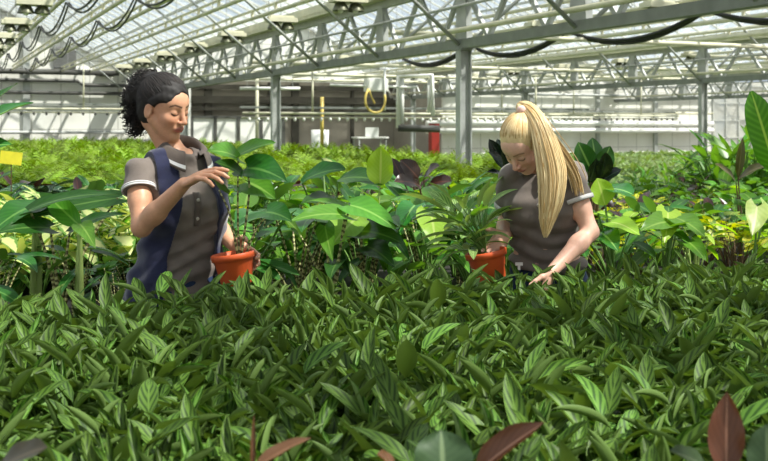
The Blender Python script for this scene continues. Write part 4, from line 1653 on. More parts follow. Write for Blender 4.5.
def skin_color(c, M, base, lip, brow, lash, nose_pink=.12, hands=()):
    c = np.array(c)
    Mi = np.array(M).T
    rg = np.random.default_rng(3)

    def fn(v):
        q = (v - c) @ Mi.T
        x, y, z = q[:, 0], q[:, 1], q[:, 2]
        ax = np.abs(x)
        col = np.tile(np.array(base[:3]), (len(v), 1))

        def blend(w, cc):
            w = np.clip(w, 0, 1)[:, None]
            col[:] = col * (1 - w) + np.array(cc[:3]) * w
        head_ = (np.sqrt((x / .1) ** 2 + ((y - .02) / .13) ** 2 + (z / .15) ** 2) < 1)
        pink = np.array(base[:3]) * np.array([1.04, .80, .78])
        blend(head_ * np.exp(-(((ax - .04) / .02) ** 2 + ((z + .03) / .02) ** 2)) * (y > .03) * .5, pink)
        blend(head_ * np.exp(-((ax / .014) ** 2 + ((z + .03) / .014) ** 2)) * (y > .09) * .4, pink)
        # lips
        lw = np.clip(1.3 - (np.sqrt((ax / .024) ** 2 + ((z + .0605) / (.0115 * np.sqrt(np.clip(1 - (ax / .03) ** 2, .05, 1)))) ** 2)), 0, .35) / .35
        blend(lw * (y > .07) * head_ * .85, lip)
        blend(np.exp(-((z + .0605) / .0018) ** 2) * (ax < .022) * (y > .075) * head_ * .6, np.array(lip[:3]) * .45)
        # brows
        zz = .0275 + .006 * np.clip((ax - .012) / .025, 0, 1) - .012 * np.clip((ax - .04) / .02, 0, 1)
        blend(np.exp(-((z - zz) / .0038) ** 4) * (ax > .010) * (ax < .054) * (y > .04) * head_ * .9, brow)
        # lash line of the lowered lids
        zl = -.006 + .005 * ((ax - .031) / .015) ** 2
        blend(np.exp(-((z - zl) / .0028) ** 4) * (np.abs(ax - .031) < .0165) * (y > .06) * head_ * .95, lash)
        blend(np.exp(-(((ax - .031) / .015) ** 2 + ((z - .006) / .007) ** 2)) * (y > .06) * head_ * .22, lash)
        # nostrils
        blend(np.exp(-(((ax - .007) / .004) ** 2 + ((z + .0375) / .003) ** 2)) * (y > .095) * head_ * .8, np.array(base[:3]) * .35)
        return np.clip(col, 0, 1)
    return fn


def vcol_mat(name, rough=.5, sss=.0, spec=.4, noise=.05):
    m = NT(name)
    a = m.n('Attribute', _attribute_name='Col').outputs['Color']
    nz = m.n('TexNoise', Vector=m.n('TexCoord').outputs['Object'], Scale=90.0, Detail=3.0).outputs[0]
    c = m.n('HueSaturation', Hue=.5, Saturation=1, Value=m.ramp(nz, .3, .7, 1 - noise, 1 + noise), Color=a).outputs[0]
    b = m.n('BsdfPrincipled', Base__Color=c, Roughness=rough)
    b.inputs['Specular IOR Level'].default_value = spec
    if sss:
        b.inputs['Subsurface Weight'].default_value = sss
        b.inputs['Subsurface Radius'].default_value = (.012, .005, .003)
        b.inputs['Subsurface Scale'].default_value = .6
    return m.finish(b.outputs[0])


def cloth_mat(name, col, var=.12, bump=.15, rough=.85, sheen=.2, scale=26):
    m = NT(name)
    tc = m.n('TexCoord').outputs['Object']
    nz = m.n('TexNoise', Vector=tc, Scale=scale, Detail=5.0).outputs[0]
    wv = m.n('TexNoise', Vector=tc, Scale=420.0, Detail=1.0).outputs[0]
    f = m.math('ADD', m.math('MULTIPLY', nz, .6), m.math('MULTIPLY', wv, .4))
    c = m.mix(m.ramp(f, .35, .65), tuple(x * (1 - var) for x in col[:3]) + (1,), tuple(x * (1 + var) for x in col[:3]) + (1,))
    b = m.n('BsdfPrincipled', Base__Color=c, Roughness=rough)
    b.inputs['Sheen Weight'].default_value = sheen
    b.inputs['Specular IOR Level'].default_value = .2
    bp = m.n('Bump', Height=f, Strength=bump, Distance=.004)
    m.t.links.new(bp.outputs[0], b.inputs['Normal'])
    return m.finish(b.outputs[0])


def hair_mat(name, dark, light, rough=.38):
    m = NT(name)
    lv = m.n('Attribute', _attribute_name='var').outputs['Fac']
    c = m.mix(lv, dark, light)
    b = m.n('BsdfPrincipled', Base__Color=c, Roughness=rough)
    b.inputs['Specular IOR Level'].default_value = .55
    return m.finish(b.outputs[0])
# ------------------------------------------------------------------ the two women
SHIRT = cloth_mat('taupe_polo_cloth', G(114, 104, 98))
SHIRT_W = cloth_mat('white_collar_stripe', G(214, 212, 212), .06)
SHIRT_D = cloth_mat('dark_collar_knit', G(92, 82, 76))
NAVY = cloth_mat('navy_fleece', G(36, 39, 66), .15, .3, .95, .4, 60)
DENIM = cloth_mat('dark_blue_denim', G(38, 54, 84), .25, .2, .85, .1, 80)
BTN = plain('shell_button', G(190, 182, 172), .35)
SHOE = plain('dark_shoe', G(40, 38, 38), .6)


def wrinkle(F, fn):
    X, Y, Z = F.coords()
    F.F += fn(X, Y, Z).astype(np.float32)


def torso_table():
    # z, half width, half depth, y (forward) offset, x offset
    return [(.78, .158, .115, -.012, 0), (.86, .172, .118, -.010, 0), (.95, .158, .105, -.002, 0), (1.03, .136, .094, .004, 0), (1.10, .132, .094, .006, 0),
            (1.18, .142, .102, .008, 0), (1.26, .150, .102, .002, 0), (1.32, .142, .090, -.010, 0), (1.38, .105, .066, -.018, 0), (1.42, .062, .054, -.022, 0)]


def onto(o, w, x, z, off):
    """point on the front of garment o at local x, z"""
    ok, loc, nn, _ = o.ray_cast(V(w.P(x, .5, z)), V(-w.M[:, 1]))
    return np.array(loc) + w.M[:, 1] * off if ok else w.P(x, .12, z)


class Woman:
    pass


def setup(base, yaw, lean, roll, headc, hyaw, hpitch, hroll, dz=-.035):
    """base: point on the floor below the pelvis"""
    w = Woman()
    f = np.array([math.sin(yaw), -math.cos(yaw), 0.0])
    u = np.array([0, 0, 1.0])
    r = np.cross(f, u)
    # lean about the hips
    u2 = un(u * math.cos(lean) + f * math.sin(lean) + r * math.sin(roll))
    w.M = frame(f, u2)
    w.M = np.stack([np.cross(un(f - u2 * (f @ u2)), u2), un(f - u2 * (f @ u2)), u2], 1)
    hip = np.array([base[0], base[1], .86])
    w.org = hip - w.M @ np.array([0, 0, .86]) + np.array([0, 0, dz])
    w.P = lambda x, y, z: w.org + w.M @ np.array([x, y, z])
    hf = np.array([math.sin(hyaw) * math.cos(hpitch), -math.cos(hyaw) * math.cos(hpitch), -math.sin(hpitch)])
    hr = np.cross(hf, (0, 0, 1))
    hr = un(hr)
    hu = np.cross(hr, hf)
    hu2 = hu * math.cos(hroll) + hr * math.sin(hroll)
    w.H = frame(hf, hu2)
    w.hc = np.array(headc)
    w.HP = lambda x, y, z: w.hc + w.H @ np.array([x, y, z])
    w.neck = w.P(0, -.022, 1.41)
    return w


def torso(S, w, infl=0.0, sh=None, region=None):
    S.loft(w.org, w.M, torso_table(), infl, .03, region=region)
    for s in (-1, 1):
        S.ell(w.P(s * .068, .078, 1.215), (.062 + infl, .05 + infl, .06 + infl), w.M, .05)
        S.cone(w.P(s * .03, -.03, 1.41), w.P(s * .125, -.015, 1.355), .034 + infl, .038 + infl, .05)
        S.cone(w.P(s * .125, -.015, 1.345), w.P(s * .1, -.02, 1.25), .042 + infl, .058 + infl, .05)


def neck(S, w):
    S.cone(w.P(0, -.018, 1.37), w.HP(0, -.044, -.06), .053, .043, .012)
    S.cone(w.HP(0, -.046, -.06), w.HP(0, -.034, .0), .043, .055, .012)


def arm(S, sh, el, wr, k=.03, r=(.045, .039, .037, .034, .024)):
    sh, el, wr = map(np.array, (sh, el, wr))
    S.cone(sh, lerp(sh, el, .55), r[0], r[1], k)
    S.cone(lerp(sh, el, .5), el, r[1], r[2] - .002, .02)
    S.cone(el, lerp(el, wr, .35), r[2] - .003, r[2] - .001, .02)
    S.cone(lerp(el, wr, .3), wr, r[2], r[4], .02)


def sleeve(S, sh, el, t1, rad=(.066, .066), off=0.0):
    sh, el = np.array(sh), np.array(el)
    d = un(el - sh)
    e = lerp(sh, el, t1)
    S.cone(sh, e + d * .03, rad[0] + off, rad[1] + off, .03, cut=(e, d))


def ring(fn_sl, name, mats, parent):
    pass


def collar(w, name, parent, open_a, drop_f=.07, flare=.03, r0=(.062, .066), lift=.05, stripe=True):
    """turned-down polo collar around the neck"""
    mb = MB()
    n = 44
    prof = [(0.0, -.01, 0), (.002, .028, 0), (.008, .036, 0), (.018, .026, 0), (.026, .008, 0), (.030, -.002, 1), (.033, -.010, 1), (.035, -.016, 0)]
    # (outward, height, is stripe)
    k0 = len(prof)
    for i in range(n + 1):
        a = open_a + (2 * math.pi - 2 * open_a) * i / n
        # a=0 is forward
        cx, cy = math.sin(a), math.cos(a)
        frontness = (1 + math.cos(a)) / 2
        for o, hgt, stp in prof:
            rx = r0[0] + o * (1.3 + .5 * frontness ** 3)
            ry = r0[1] + o * (1.1 + 1.2 * frontness ** 3)
            z = 1.455 + hgt * (1 + .9 * frontness ** 4 * (hgt < .03)) + lift * .2 * (1 - frontness) - drop_f * frontness ** 1.6
            p = w.P(rx * cx, -.016 + ry * cy, z)
            mb.v.append(tuple(p))
            mb.uv.append((i / n, o * 10))
            mb.c.append(.5)
    for i in range(n):
        for j in range(k0 - 1):
            mb.f.append((i * k0 + j, i * k0 + j + 1, (i + 1) * k0 + j + 1, (i + 1) * k0 + j))
            mb.m.append(1 if j == 5 and stripe else 0)
    o = mb.build(name, [SHIRT_D, SHIRT_W], parent, True)
    sd = o.modifiers.new('thickness', 'SOLIDIFY')
    sd.thickness = .004
    sd.offset = 1
    return o


def cuff(name, parent, sh, el, t0, t1, rad, mat):
    sh, el = np.array(sh), np.array(el)
    a, b = lerp(sh, el, t0), lerp(sh, el, t1)
    o = MB().tube([V(a), V(lerp(a, b, .5)), V(b)], [rad, rad * 1.01, rad * 1.0], 28, 0, False).build(name, mat, parent, True)
    sd = o.modifiers.new('thickness', 'SOLIDIFY')
    sd.thickness = .006
    sd.offset = 0
    return o


def trousers(w, parent, name='trousers'):
    S = Field((w.org[0] - .35, w.org[1] - .35, 0.02), (w.org[0] + .35, w.org[1] + .35, 1.06), .011)
    S.loft(w.org, w.M, [r for r in torso_table() if r[0] <= .99] + [(.985, .150, .1, 0, 0)], .003, .03)
    feet = []
    for s in (-1, 1):
        h = w.P(s * .085, -.01, .82)
        f = np.array([w.org[0], w.org[1], 0]) + np.array([w.M[0][0], w.M[1][0], 0]) * s * .11
        kn = lerp(h, f, .48) + np.array([w.M[0][1], w.M[1][1], 0]) * .015
        kn[2] = .48
        S.cone(h, kn, .092, .066, .05)
        S.cone(kn, (f[0], f[1], .08), .066, .052, .03)
        feet.append(f)
    o = sdf_obj(name, S, DENIM, parent, None, 1)
    for s, f in zip((-1, 1), feet):
        fw = un([w.M[0][1], w.M[1][1], 0])
        T = Field((f[0] - .25, f[1] - .25, -.02), (f[0] + .25, f[1] + .25, .16), .008)
        T.cone(f + fw * -.05 + np.array([0, 0, .045]), f + fw * .13 + np.array([0, 0, .035]), .042, .036, .02)
        T.cone(f + np.array([0, 0, .05]), f + np.array([0, 0, .11]), .042, .04, .03)
        X, Y, Z = T.coords()
        T.F = np.maximum(T.F, -Z + .0 * X)
        sdf_obj('shoe', T, SHOE, parent, None, 1)
    return o


def npv(*a):
    return np.array(at(*a))


VOX = .0034
# ================================================================= dark-haired woman
A = setup((-.795, 4.06), R(36), R(1), R(-3), npv(164.5, 108, 4.06), R(60), R(16), R(2))
shR, elR, wrR = npv(137.5, 171, 3.955), npv(141.5, 227, 3.85), npv(184, 184, 3.74)
shL, elL, wrL = npv(204, 166, 4.15), npv(214, 224, 4.19), npv(233, 245, 4.045)
S = Field((-1.12, 3.6, .78), (-.40, 4.36, 1.78), VOX)
torso(S, A)
neck(S, A)
head(S, A.hc, A.H)
arm(S, shR, elR, wrR)
arm(S, shL, elL, wrL)
hand(S, wrR, npv(203, 174, 3.70) - wrR, (.15, .35, -1), 1, (.28, .42, .5, .55), thumb=(.75, .5, .25), sc=1.0)
hand(S, wrL, npv(252, 258, 4.01) - wrL, (-.25, -1, -.1), -1, (.55, .5, .5, .5), thumb=(.5, .75, .55), sc=1.0, tcurl=.5)
SKIN = vcol_mat('olive_skin', .45, .12)
pa = sdf_obj('person', S, SKIN, None, skin_color(A.hc, A.H, G(204, 152, 122), G(168, 92, 84), G(38, 26, 22), G(40, 26, 24)), 1)
tag(pa, 'dark-haired woman in navy vest over taupe polo holding a tall potted plant', 'person')

# polo shirt
S = Field((-1.12, 3.6, .74), (-.40, 4.36, 1.56), .0042)
torso(S, A, .009)
sleeve(S, shR, elR, .36, (.049, .060))
sleeve(S, shL, elL, .5, (.056, .060))
S.cone(A.P(0, -.02, 1.38), A.HP(0, -.025, -.06), .058, .064, .006, 'sub')
S.cone(A.P(0, .075, 1.40), A.P(0, .125, 1.335), .034, .012, .006, 'sub')


def wrA(X, Y, Z):
    x = (X - A.org[0]) * A.M[0][0] + (Y - A.org[1]) * A.M[1][0]
    lo = .25 + .75 * np.clip((1.22 - Z) / .2, 0, 1)
    return .0062 * lo * np.sin(Z * 88 + x * 22 + 1.6 * np.sin(x * 17 + Z * 13)) + .0022 * np.sin(Z * 47 - x * 60 + 1.2 * np.sin(Z * 31)) + .0 * Y


wrinkle(S, wrA)
po = sdf_obj('polo_shirt', S, SHIRT, pa, None, 1)
collar(A, 'collar', po, .42)
for t0, t1, m in ((.305, .322, SHIRT_W), (.336, .36, SHIRT_W)):
    cuff('cuff_stripe', po, shR, elR, t0, t1, .0605, m)
# placket with buttons
mb = MB()
for i in range(10):
    z = 1.288 - .014 * i
    y = .112 + .012 * min(1, i / 5) + .012
    for sx in (-.014, .014):
        p = onto(po, A, sx, z, .003)
        mb.v.append(tuple(p))
        mb.uv.append((sx, z))
        mb.c.append(.5)
for i in range(9):
    mb.f.append((2 * i, 2 * i + 1, 2 * i + 3, 2 * i + 2))
    mb.m.append(0)
pk = mb.build('placket', SHIRT_D, po, True)
sd = pk.modifiers.new('thickness', 'SOLIDIFY')
sd.thickness = .004
sd.offset = 0
for i in (2, 7):
    p = onto(po, A, 0, 1.288 - .014 * i, .006)
    b = MB().lathe([(0, 0.004), (.006, .004), (.007, 0), (0, 0)], (0, 0, 0), 12).build('button', BTN, po, True)
    b.location = V(p)
    b.rotation_euler = V(A.M[:, 1]).to_track_quat('Z', 'Y').to_euler()

# vest
S = Field((-1.14, 3.6, .74), (-.40, 4.36, 1.56), .0042)


def vest_region(d, x, y, z):
    front = np.minimum(y - .0, .0 + .0 * y)
    half = .062 + .05 * np.clip((1.34 - z) / .45, 0, 1)
    opening = np.minimum(half - np.abs(x + .012), y + .01)      # > 0 inside the open front
    d = np.maximum(d, opening)
    return d


TV = torso_table()
TV = [(.72, .210, .155, -.016, -.01), (.80, .200, .144, -.012, 0)] + [(r[0], r[1] + (.012 if r[0] < 1.0 else .004), r[2] + (.012 if r[0] < 1.0 else .004), r[3], r[4]) for r in TV if r[0] >= .86]
S.loft(A.org, A.M, TV, .024, .03)
for s in (-1, 1):
    S.ell(A.P(s * .07, .075, 1.215), (.078, .072, .078), A.M, .05)
    S.cone(A.P(s * .03, -.03, 1.42), A.P(s * .12, -.015, 1.368), .056, .058, .05)
    S.cone(A.P(s * .11, -.015, 1.35), A.P(s * .1, -.02, 1.25), .06, .07, .05)
wrinkle(S, lambda X, Y, Z: .004 * np.sin(Z * 34 + X * 40 + 1.3 * np.sin(Y * 30 + Z * 12)) + .0025 * np.sin(Z * 80 - X * 50))
X, Y, Z = S.coords()
P0 = A.org
lx = (X - P0[0]) * A.M[0][0] + (Y - P0[1]) * A.M[1][0] + (Z - P0[2]) * A.M[2][0]
ly = (X - P0[0]) * A.M[0][1] + (Y - P0[1]) * A.M[1][1] + (Z - P0[2]) * A.M[2][1]
lz = (X - P0[0]) * A.M[0][2] + (Y - P0[1]) * A.M[1][2] + (Z - P0[2]) * A.M[2][2]
half = .060 + .062 * np.clip((1.36 - lz) / .5, 0, 1)
opening = np.minimum(half - np.abs(lx + .004), ly + .01)
S.F = np.maximum(S.F, opening)
S.F = np.maximum(S.F, np.abs(lx) - (.142 + .2 * np.clip((1.22 - lz) / .06, 0, 1)))
S.cone(A.P(0, -.02, 1.30), A.P(0, .0, 1.56), .075, .080, .006, 'sub')
# armholes
for s, e in ((shR, elR), (shL, elL)):
    S.cone(s, lerp(s, e, .8), .071, .070, .008, 'sub')
ve = sdf_obj('vest', S, NAVY, pa, None, 1, keep=.001)
# stand-up collar of the vest
mb = MB()
n = 36
for i in range(n + 1):
    a = .62 + (2 * math.pi - 1.24) * i / n
    fr = (1 + math.cos(a)) / 2
    for o, hh in ((.086, -.02), (.088, .01), (.090, .05)):
        z = 1.40 + hh * (1 - .35 * fr) - .085 * fr ** 2
        mb.v.append(tuple(A.P((o + .018 * fr) * math.sin(a), -.02 + (o + .015 + .02 * fr) * math.cos(a), z)))
        mb.uv.append((i / n, hh))
        mb.c.append(.5)
for i in range(n):
    for j in range(2):
        mb.f.append((i * 3 + j, i * 3 + j + 1, i * 3 + j + 4, i * 3 + j + 3))
        mb.m.append(0)
vc = mb.build('collar', NAVY, ve, True)
sd = vc.modifiers.new('thickness', 'SOLIDIFY')
sd.thickness = .012
sd.offset = 0
trousers(A, pa)


# hair of the dark-haired woman
def hair_strands(name, paths, rad, mat, parent, sides=4):
    mb = MB()
    for pts, r, var in paths:
        n = len(pts)
        mb.tube([V(p) for p in pts], [r * (.7 + .6 * math.sin(math.pi * min(1, (i + .6) / n * .8))) * (1 if i < n - 1 else .3) for i in range(n)], sides, 0, False, var)
    return mb.build(name, mat, parent, True)


def name_is_fair(mat):
    return mat.name.startswith('blonde')


def cap(w, infl, cuts, noise, name, mat, parent, blobs=(), vox=.0036, col=None):
    c = w.hc
    S = Field(c - .24, c + .24, vox)
    S.ell(w.HP(0, -.016, .034), (.073 + infl, .094 + infl, .083 + infl * 1.2), w.H, .02)
    S.ell(w.HP(0, -.05, -.03), (.066, .055, .055), w.H, .03)
    for cc, rr in cuts:
        S.ell(w.HP(*cc), rr, w.H, .008, 'sub')
    for cc, rr in blobs:
        S.ell(w.HP(*cc), rr, w.H, .03)
    wrinkle(S, noise)
    o = sdf_obj(name, S, mat, parent, None, 1)
    at_ = o.data.attributes.new('var', 'FLOAT', 'POINT')
    at_.data.foreach_set('value', np.full(len(o.data.vertices), .62 if name_is_fair(mat) else .15, dtype=np.float32))
    return o


HAIR_A = hair_mat('dark_brown_hair', G(16, 12, 12), G(44, 34, 30), .7)
FACE_CUTS = [((0, .110, -.025), (.066, .085, .117)), ((0, .06, -.1), (.072, .09, .07)), ((.078, -.006, -.02), (.02, .026, .036)), ((-.078, -.006, -.02), (.02, .026, .036)), ((.07, .05, -.02), (.03, .045, .055)), ((-.07, .05, -.02), (.03, .045, .055))]


def nzA(X, Y, Z):
    return .0007 * np.sin(X * 210 + 2 * np.sin(Z * 60)) * np.sin(Z * 150 + X * 90) + .0012 * np.sin(Y * 190 + Z * 120)


ha = cap(A, .013, FACE_CUTS, nzA, 'hair', HAIR_A, pa,
         blobs=[((0, -.09, .075), (.042, .042, .042)), ((.0, -.12, .06), (.048, .045, .045)), ((.01, -.135, .025), (.054, .045, .055)), ((.0, -.135, -.03), (.046, .038, .056)), ((-.005, -.12, -.08), (.034, .03, .052))])
rg = np.random.default_rng(5)
paths = []
for i in range(700):
    a, b = rg.uniform(0, 2 * np.pi), rg.uniform(-1, 1)
    ctr, rr = [((0, -.115, .07), (.056, .05, .05)), ((.0, -.135, .025), (.062, .052, .065)), ((.0, -.135, -.03), (.056, .046, .065)), ((-.005, -.125, -.08), (.042, .038, .06))][rg.integers(4)]
    q = np.sqrt(1 - b * b)
    p0 = np.array([ctr[0] + rr[0] * q * np.cos(a), ctr[1] + rr[1] * q * np.sin(a), ctr[2] + rr[2] * b])
    dirn = un(np.array([q * np.cos(a) * .7, q * np.sin(a) * .7 - .25, b * .3 - .75]) + rg.normal(0, .35, 3))
    L = rg.uniform(.02, .05)
    e1 = un(np.cross(dirn, rg.normal(0, 1, 3)))
    e2 = np.cross(dirn, e1)
    ph = rg.uniform(0, 6)
    cr = rg.uniform(.003, .008)
    pts = []
    for j in range(12):
        u = j / 11
        w_ = 2 * np.pi * 1.9 * u + ph
        pts.append(A.HP(*(p0 + dirn * (u - .4) * L + (e1 * np.cos(w_) + e2 * np.sin(w_)) * cr)))
    paths.append((pts, rg.uniform(.0010, .0019), rg.uniform(0, 1) ** 1.5))
# strands swept back over the skull
for i in range(520):
    a = rg.uniform(-2.2, 2.2)
    st = np.array([np.sin(a) * .083, .06 * np.cos(a) - .004, .072 + .034 * np.cos(a) + rg.uniform(-.012, .02) - .07 * (abs(a) / 2.2) ** 1.5])
    en = np.array([rg.uniform(-.02, .02), -.105, .09 + rg.uniform(-.02, .02)])
    pts = []
    c0 = np.array([0, -.016, .034])
    for j in range(10):
        u = j / 9
        d = (lerp(st, en, u) - c0)
        e = np.array([.0875, .1085, .1])
        d = d / np.sqrt(((d / e) ** 2).sum())
        pts.append(A.HP(*(c0 + d * (1.0 + .015 * np.sin(u * 9 + i) - .08 * max(0, 1 - j / 2.5) ** 1.5))))
    paths.append((pts, rg.uniform(.0012, .0022), rg.uniform(0, 1) ** 1.4))
hair_strands('curls', paths, .002, HAIR_A, ha)
e = MB().lathe([(0, .006), (.005, .004), (.006, 0), (.004, -.005), (0, -.006)], (0, 0, 0), 10).build('earring', plain('gold_earring', G(200, 170, 110), .3, .8), pa, True)
e.location = V(A.HP(-.080, -.006, -.05))

# ================================================================= blonde woman
YB = 4.42
B = setup((.700, 4.50), R(-20), R(6), R(2), npv(523.5, 143, 4.33), R(-47), R(50), R(-4), -.06)
shR2, elR2, wrR2 = npv(512, 176, 4.46), npv(506, 224, 4.58), npv(505, 236, 4.42)
shL2, elL2, wrL2 = npv(571, 180, 4.37), npv(590, 232, 4.33), npv(553, 270, 4.17)
S = Field((.30, 3.95, .78), (1.02, 4.80, 1.72), VOX)
torso(S, B)
neck(S, B)
head(S, B.hc, B.H)
arm(S, shR2, elR2, wrR2)
arm(S, shL2, elL2, wrL2)
hand(S, wrR2, npv(492, 250, 4.37) - wrR2, (.15, -1, .1), 1, (.35, .4, .45, .5), thumb=(.55, .75, .4), sc=1.0)
hand(S, wrL2, npv(543, 292, 4.14) - wrL2, (-.7, .45, .45), -1, (.35, .4, .4, .4), thumb=(.8, .4, .3), sc=1.0)
pb = sdf_obj('person', S, vcol_mat('fair_skin', .45, .12), None, skin_color(B.hc, B.H, G(226, 178, 156), G(196, 112, 106), G(150, 112, 84), G(88, 60, 50)), 1)
tag(pb, 'blonde woman with a long ponytail and taupe polo looking down at a small pot', 'person')

S = Field((.30, 3.95, .80), (1.02, 4.80, 1.56), .0042)
torso(S, B, .010)
sleeve(S, shR2, elR2, .62, (.054, .058))
sleeve(S, shL2, elL2, .42, (.055, .062))
S.cone(B.P(0, -.02, 1.37), B.HP(0, -.025, -.06), .058, .062, .006, 'sub')
S.cone(B.P(0, .075, 1.40), B.P(0, .125, 1.32), .034, .012, .006, 'sub')
hemz = .90
X, Y, Z = S.coords()
lz = (X - B.org[0]) * B.M[0][2] + (Y - B.org[1]) * B.M[1][2] + (Z - B.org[2]) * B.M[2][2]
lx = (X - B.org[0]) * B.M[0][0] + (Y - B.org[1]) * B.M[1][0] + (Z - B.org[2]) * B.M[2][0]


def wrB(X, Y, Z):
    lo = .2 + .8 * np.clip((1.22 - lz) / .16, 0, 1)
    return .008 * lo * np.sin(lz * 95 + 1.5 * np.sin(lx * 20 + lz * 8) - lx * 9) + .0025 * np.sin(lz * 50 + lx * 48 + np.sin(lz * 27))


wrinkle(S, wrB)
S.F = np.maximum(S.F, (.960 + .012 * np.sin(lx * 14)) - lz)
po = sdf_obj('polo_shirt', S, SHIRT, pb, None, 1)
collar(B, 'collar', po, .5, stripe=False)
for sh, el, ts in ((shR2, elR2, ((.53, .62),)), (shL2, elL2, ((.345, .42),))):
    for t0, t1 in ts:
        cuff('cuff_stripe', po, sh, el, t0, t1, .0625 if sh is shL2 else .0585, SHIRT_W)
for i, z in enumerate((1.30, 1.25)):
    b = MB().lathe([(0, 0.004), (.006, .004), (.007, 0), (0, 0)], (0, 0, 0), 12).build('button', BTN, po, True)
    b.location = V(onto(po, B, -.006, z, .003))
    b.rotation_euler = V(B.M[:, 1]).to_track_quat('Z', 'Y').to_euler()
tr = trousers(B, pb, 'jeans')
# white clip at the belt
cl = MB().box((0, 0, 0), (.03, .012, .012)).box((.0, 0, -.014), (.01, .012, .02)).build('belt_clip', M_WHITEP, tr)
p = npv(519, 264, 4.37)
cl.location = V(p)

HAIR_B = hair_mat('blonde_hair', G(188, 146, 86), G(244, 222, 172), .34)


def nzB(X, Y, Z):
    return .0006 * np.sin(X * 300 + Z * 100)


CUTB = [((0, .112, -.028), (.064, .085, .107)), ((0, .06, -.1), (.072, .09, .07)), ((.078, -.006, -.02), (.018, .024, .034)), ((-.078, -.006, -.02), (.018, .024, .034)), ((0, -.08, -.11), (.1, .08, .055))]
hb = cap(B, .007, CUTB, nzB, 'hair', HAIR_B, pb)
c0 = np.array([0, -.016, .034])
e = np.array([.0815, .1025, .0925])
tie = np.array([-.012, -.078, .112])
paths = []
for i in range(620):
    a = rg.uniform(-np.pi, np.pi)
    fr = max(0, np.cos(a))
    st = np.array([np.sin(a) * .085, .085 * np.cos(a) - .016, .082 * fr + .016 - .055 * max(0, -np.cos(a)) + rg.uniform(-.008, .03) - .034 * np.sin(a) ** 2])
    pts = []
    for j in range(12):
        u = j / 11
        d = lerp(st, tie, u) - c0
        d = d / np.sqrt(((d / e) ** 2).sum()) * (1 + rg.uniform(-.003, .006) - .09 * max(0, 1 - j / 3.0) ** 1.5)
        pts.append(B.HP(*(c0 + d)))
    paths.append((pts, rg.uniform(.0012, .0024), rg.uniform(0, 1)))
# ponytail
key = [B.HP(*tie), npv(521, 106.5, 4.33), npv(529, 109, 4.30), npv(538, 122, 4.25), npv(546, 145, 4.21), npv(552, 172, 4.195), npv(551, 200, 4.19), npv(547, 222, 4.19), npv(545, 238, 4.19)]
wid = [.014, .02, .026, .036, .05, .060, .050, .030, .006]
dep = [.014, .018, .022, .026, .028, .026, .022, .016, .005]


def spline(key, u):
    n = len(key) - 1
    x = min(u * n, n - 1e-6)
    i = int(x)
    t = x - i
    g = lambda j: np.array(key[max(0, min(n, j))])
    a, b, c, d = g(i - 1), g(i), g(i + 1), g(i + 2)
    return .5 * ((2 * b) + (-a + c) * t + (2 * a - 5 * b + 4 * c - d) * t * t + (-a + 3 * b - 3 * c + d) * t ** 3)


for i in range(620):
    rr, ph = rg.uniform(0, 1) ** .5, rg.uniform(0, 2 * np.pi)
    ox, oy = rr * np.cos(ph), rr * np.sin(ph)
    end = rg.uniform(.72, 1.0) if rg.random() < .7 else rg.uniform(.55, .9)
    pts = []
    for j in range(22):
        u = end * j / 21
        p = spline(key, u)
        tn = un(spline(key, min(1, u + .02)) - spline(key, max(0, u - .02)))
        sx = un(np.cross(tn, (0, 1, 0)))
        sy = np.cross(tn, sx)
        W_ = float(np.interp(u, np.linspace(0, 1, 9), wid))
        D_ = float(np.interp(u, np.linspace(0, 1, 9), dep))
        pts.append(p + sx * ox * W_ + sy * oy * D_ + rg.normal(0, .0006, 3))
    paths.append((pts, rg.uniform(.0014, .0030), np.clip(rg.normal(.55, .28), 0, 1)))
# second fall over the shoulder at right
key2 = [npv(538, 120, 4.27), npv(552, 140, 4.27), npv(566, 160, 4.27), npv(575, 178, 4.28), npv(579, 196, 4.28)]
for i in range(150):
    ox, oy = rg.normal(0, .5), rg.normal(0, .5)
    end = rg.uniform(.6, 1)
    pts = []
    for j in range(14):
        u = end * j / 13
        p = spline(key2, u)
        pts.append(p + np.array([ox * (.012 + .022 * u - .014 * u * u), oy * .012, ox * .01 * (1 - u)]))
    paths.append((pts, rg.uniform(.0012, .0024), np.clip(rg.normal(.4, .28), 0, 1)))
hair_strands('ponytail', paths, .002, HAIR_B, hb)
mb = MB()
tp = B.HP(*tie)
nn = un(key[1] - tp)
mb.tube([V(tp - nn * .008), V(tp + nn * .012)], .02, 14)
mb.build('hair_tie', plain('pale_pink_hair_tie', G(226, 190, 180), .6), hb, True)

# ================================================================= the two pots in their hands
M_POT = plain('terracotta_plastic_pot', G(208, 88, 42), .45, 0, .08, 14)


def pot(t, r1, r0, h):
    p = MB()
    p.lathe([(0, 0), (r0, 0), (r0 + .002, .004), (r1 - .006, h * .78), (r1 - .004, h * .8), (r1 + .003, h * .81), (r1 + .005, h), (r1 + .001, h + .003), (r1 - .004, h), (r1 - .010, h * .8), (r1 - .012, h * .76)], (0, 0, 0), 40)
    o = p.build('pot', M_POT, t, True)
    s = MB()
    k = 26
    rows = []
    for i in range(6):
        rr = (r1 - .009) * i / 5
        for j in range(k):
            a = 2 * math.pi * j / k
            s.v.append((rr * math.cos(a), rr * math.sin(a), h * .86 + random.uniform(-.004, .006)))
            s.uv.append((i / 5, j / k))
            s.c.append(random.random())
    for i in range(5):
        for j in range(k):
            s.f.append((i * k + j, (i + 1) * k + j, (i + 1) * k + (j + 1) % k, i * k + (j + 1) % k))
            s.m.append(0)
    s.build('soil', M_SOIL, t, True)
    return o


def local(t, p):
    return Matrix.Translation(t.location).inverted() @ V(p)


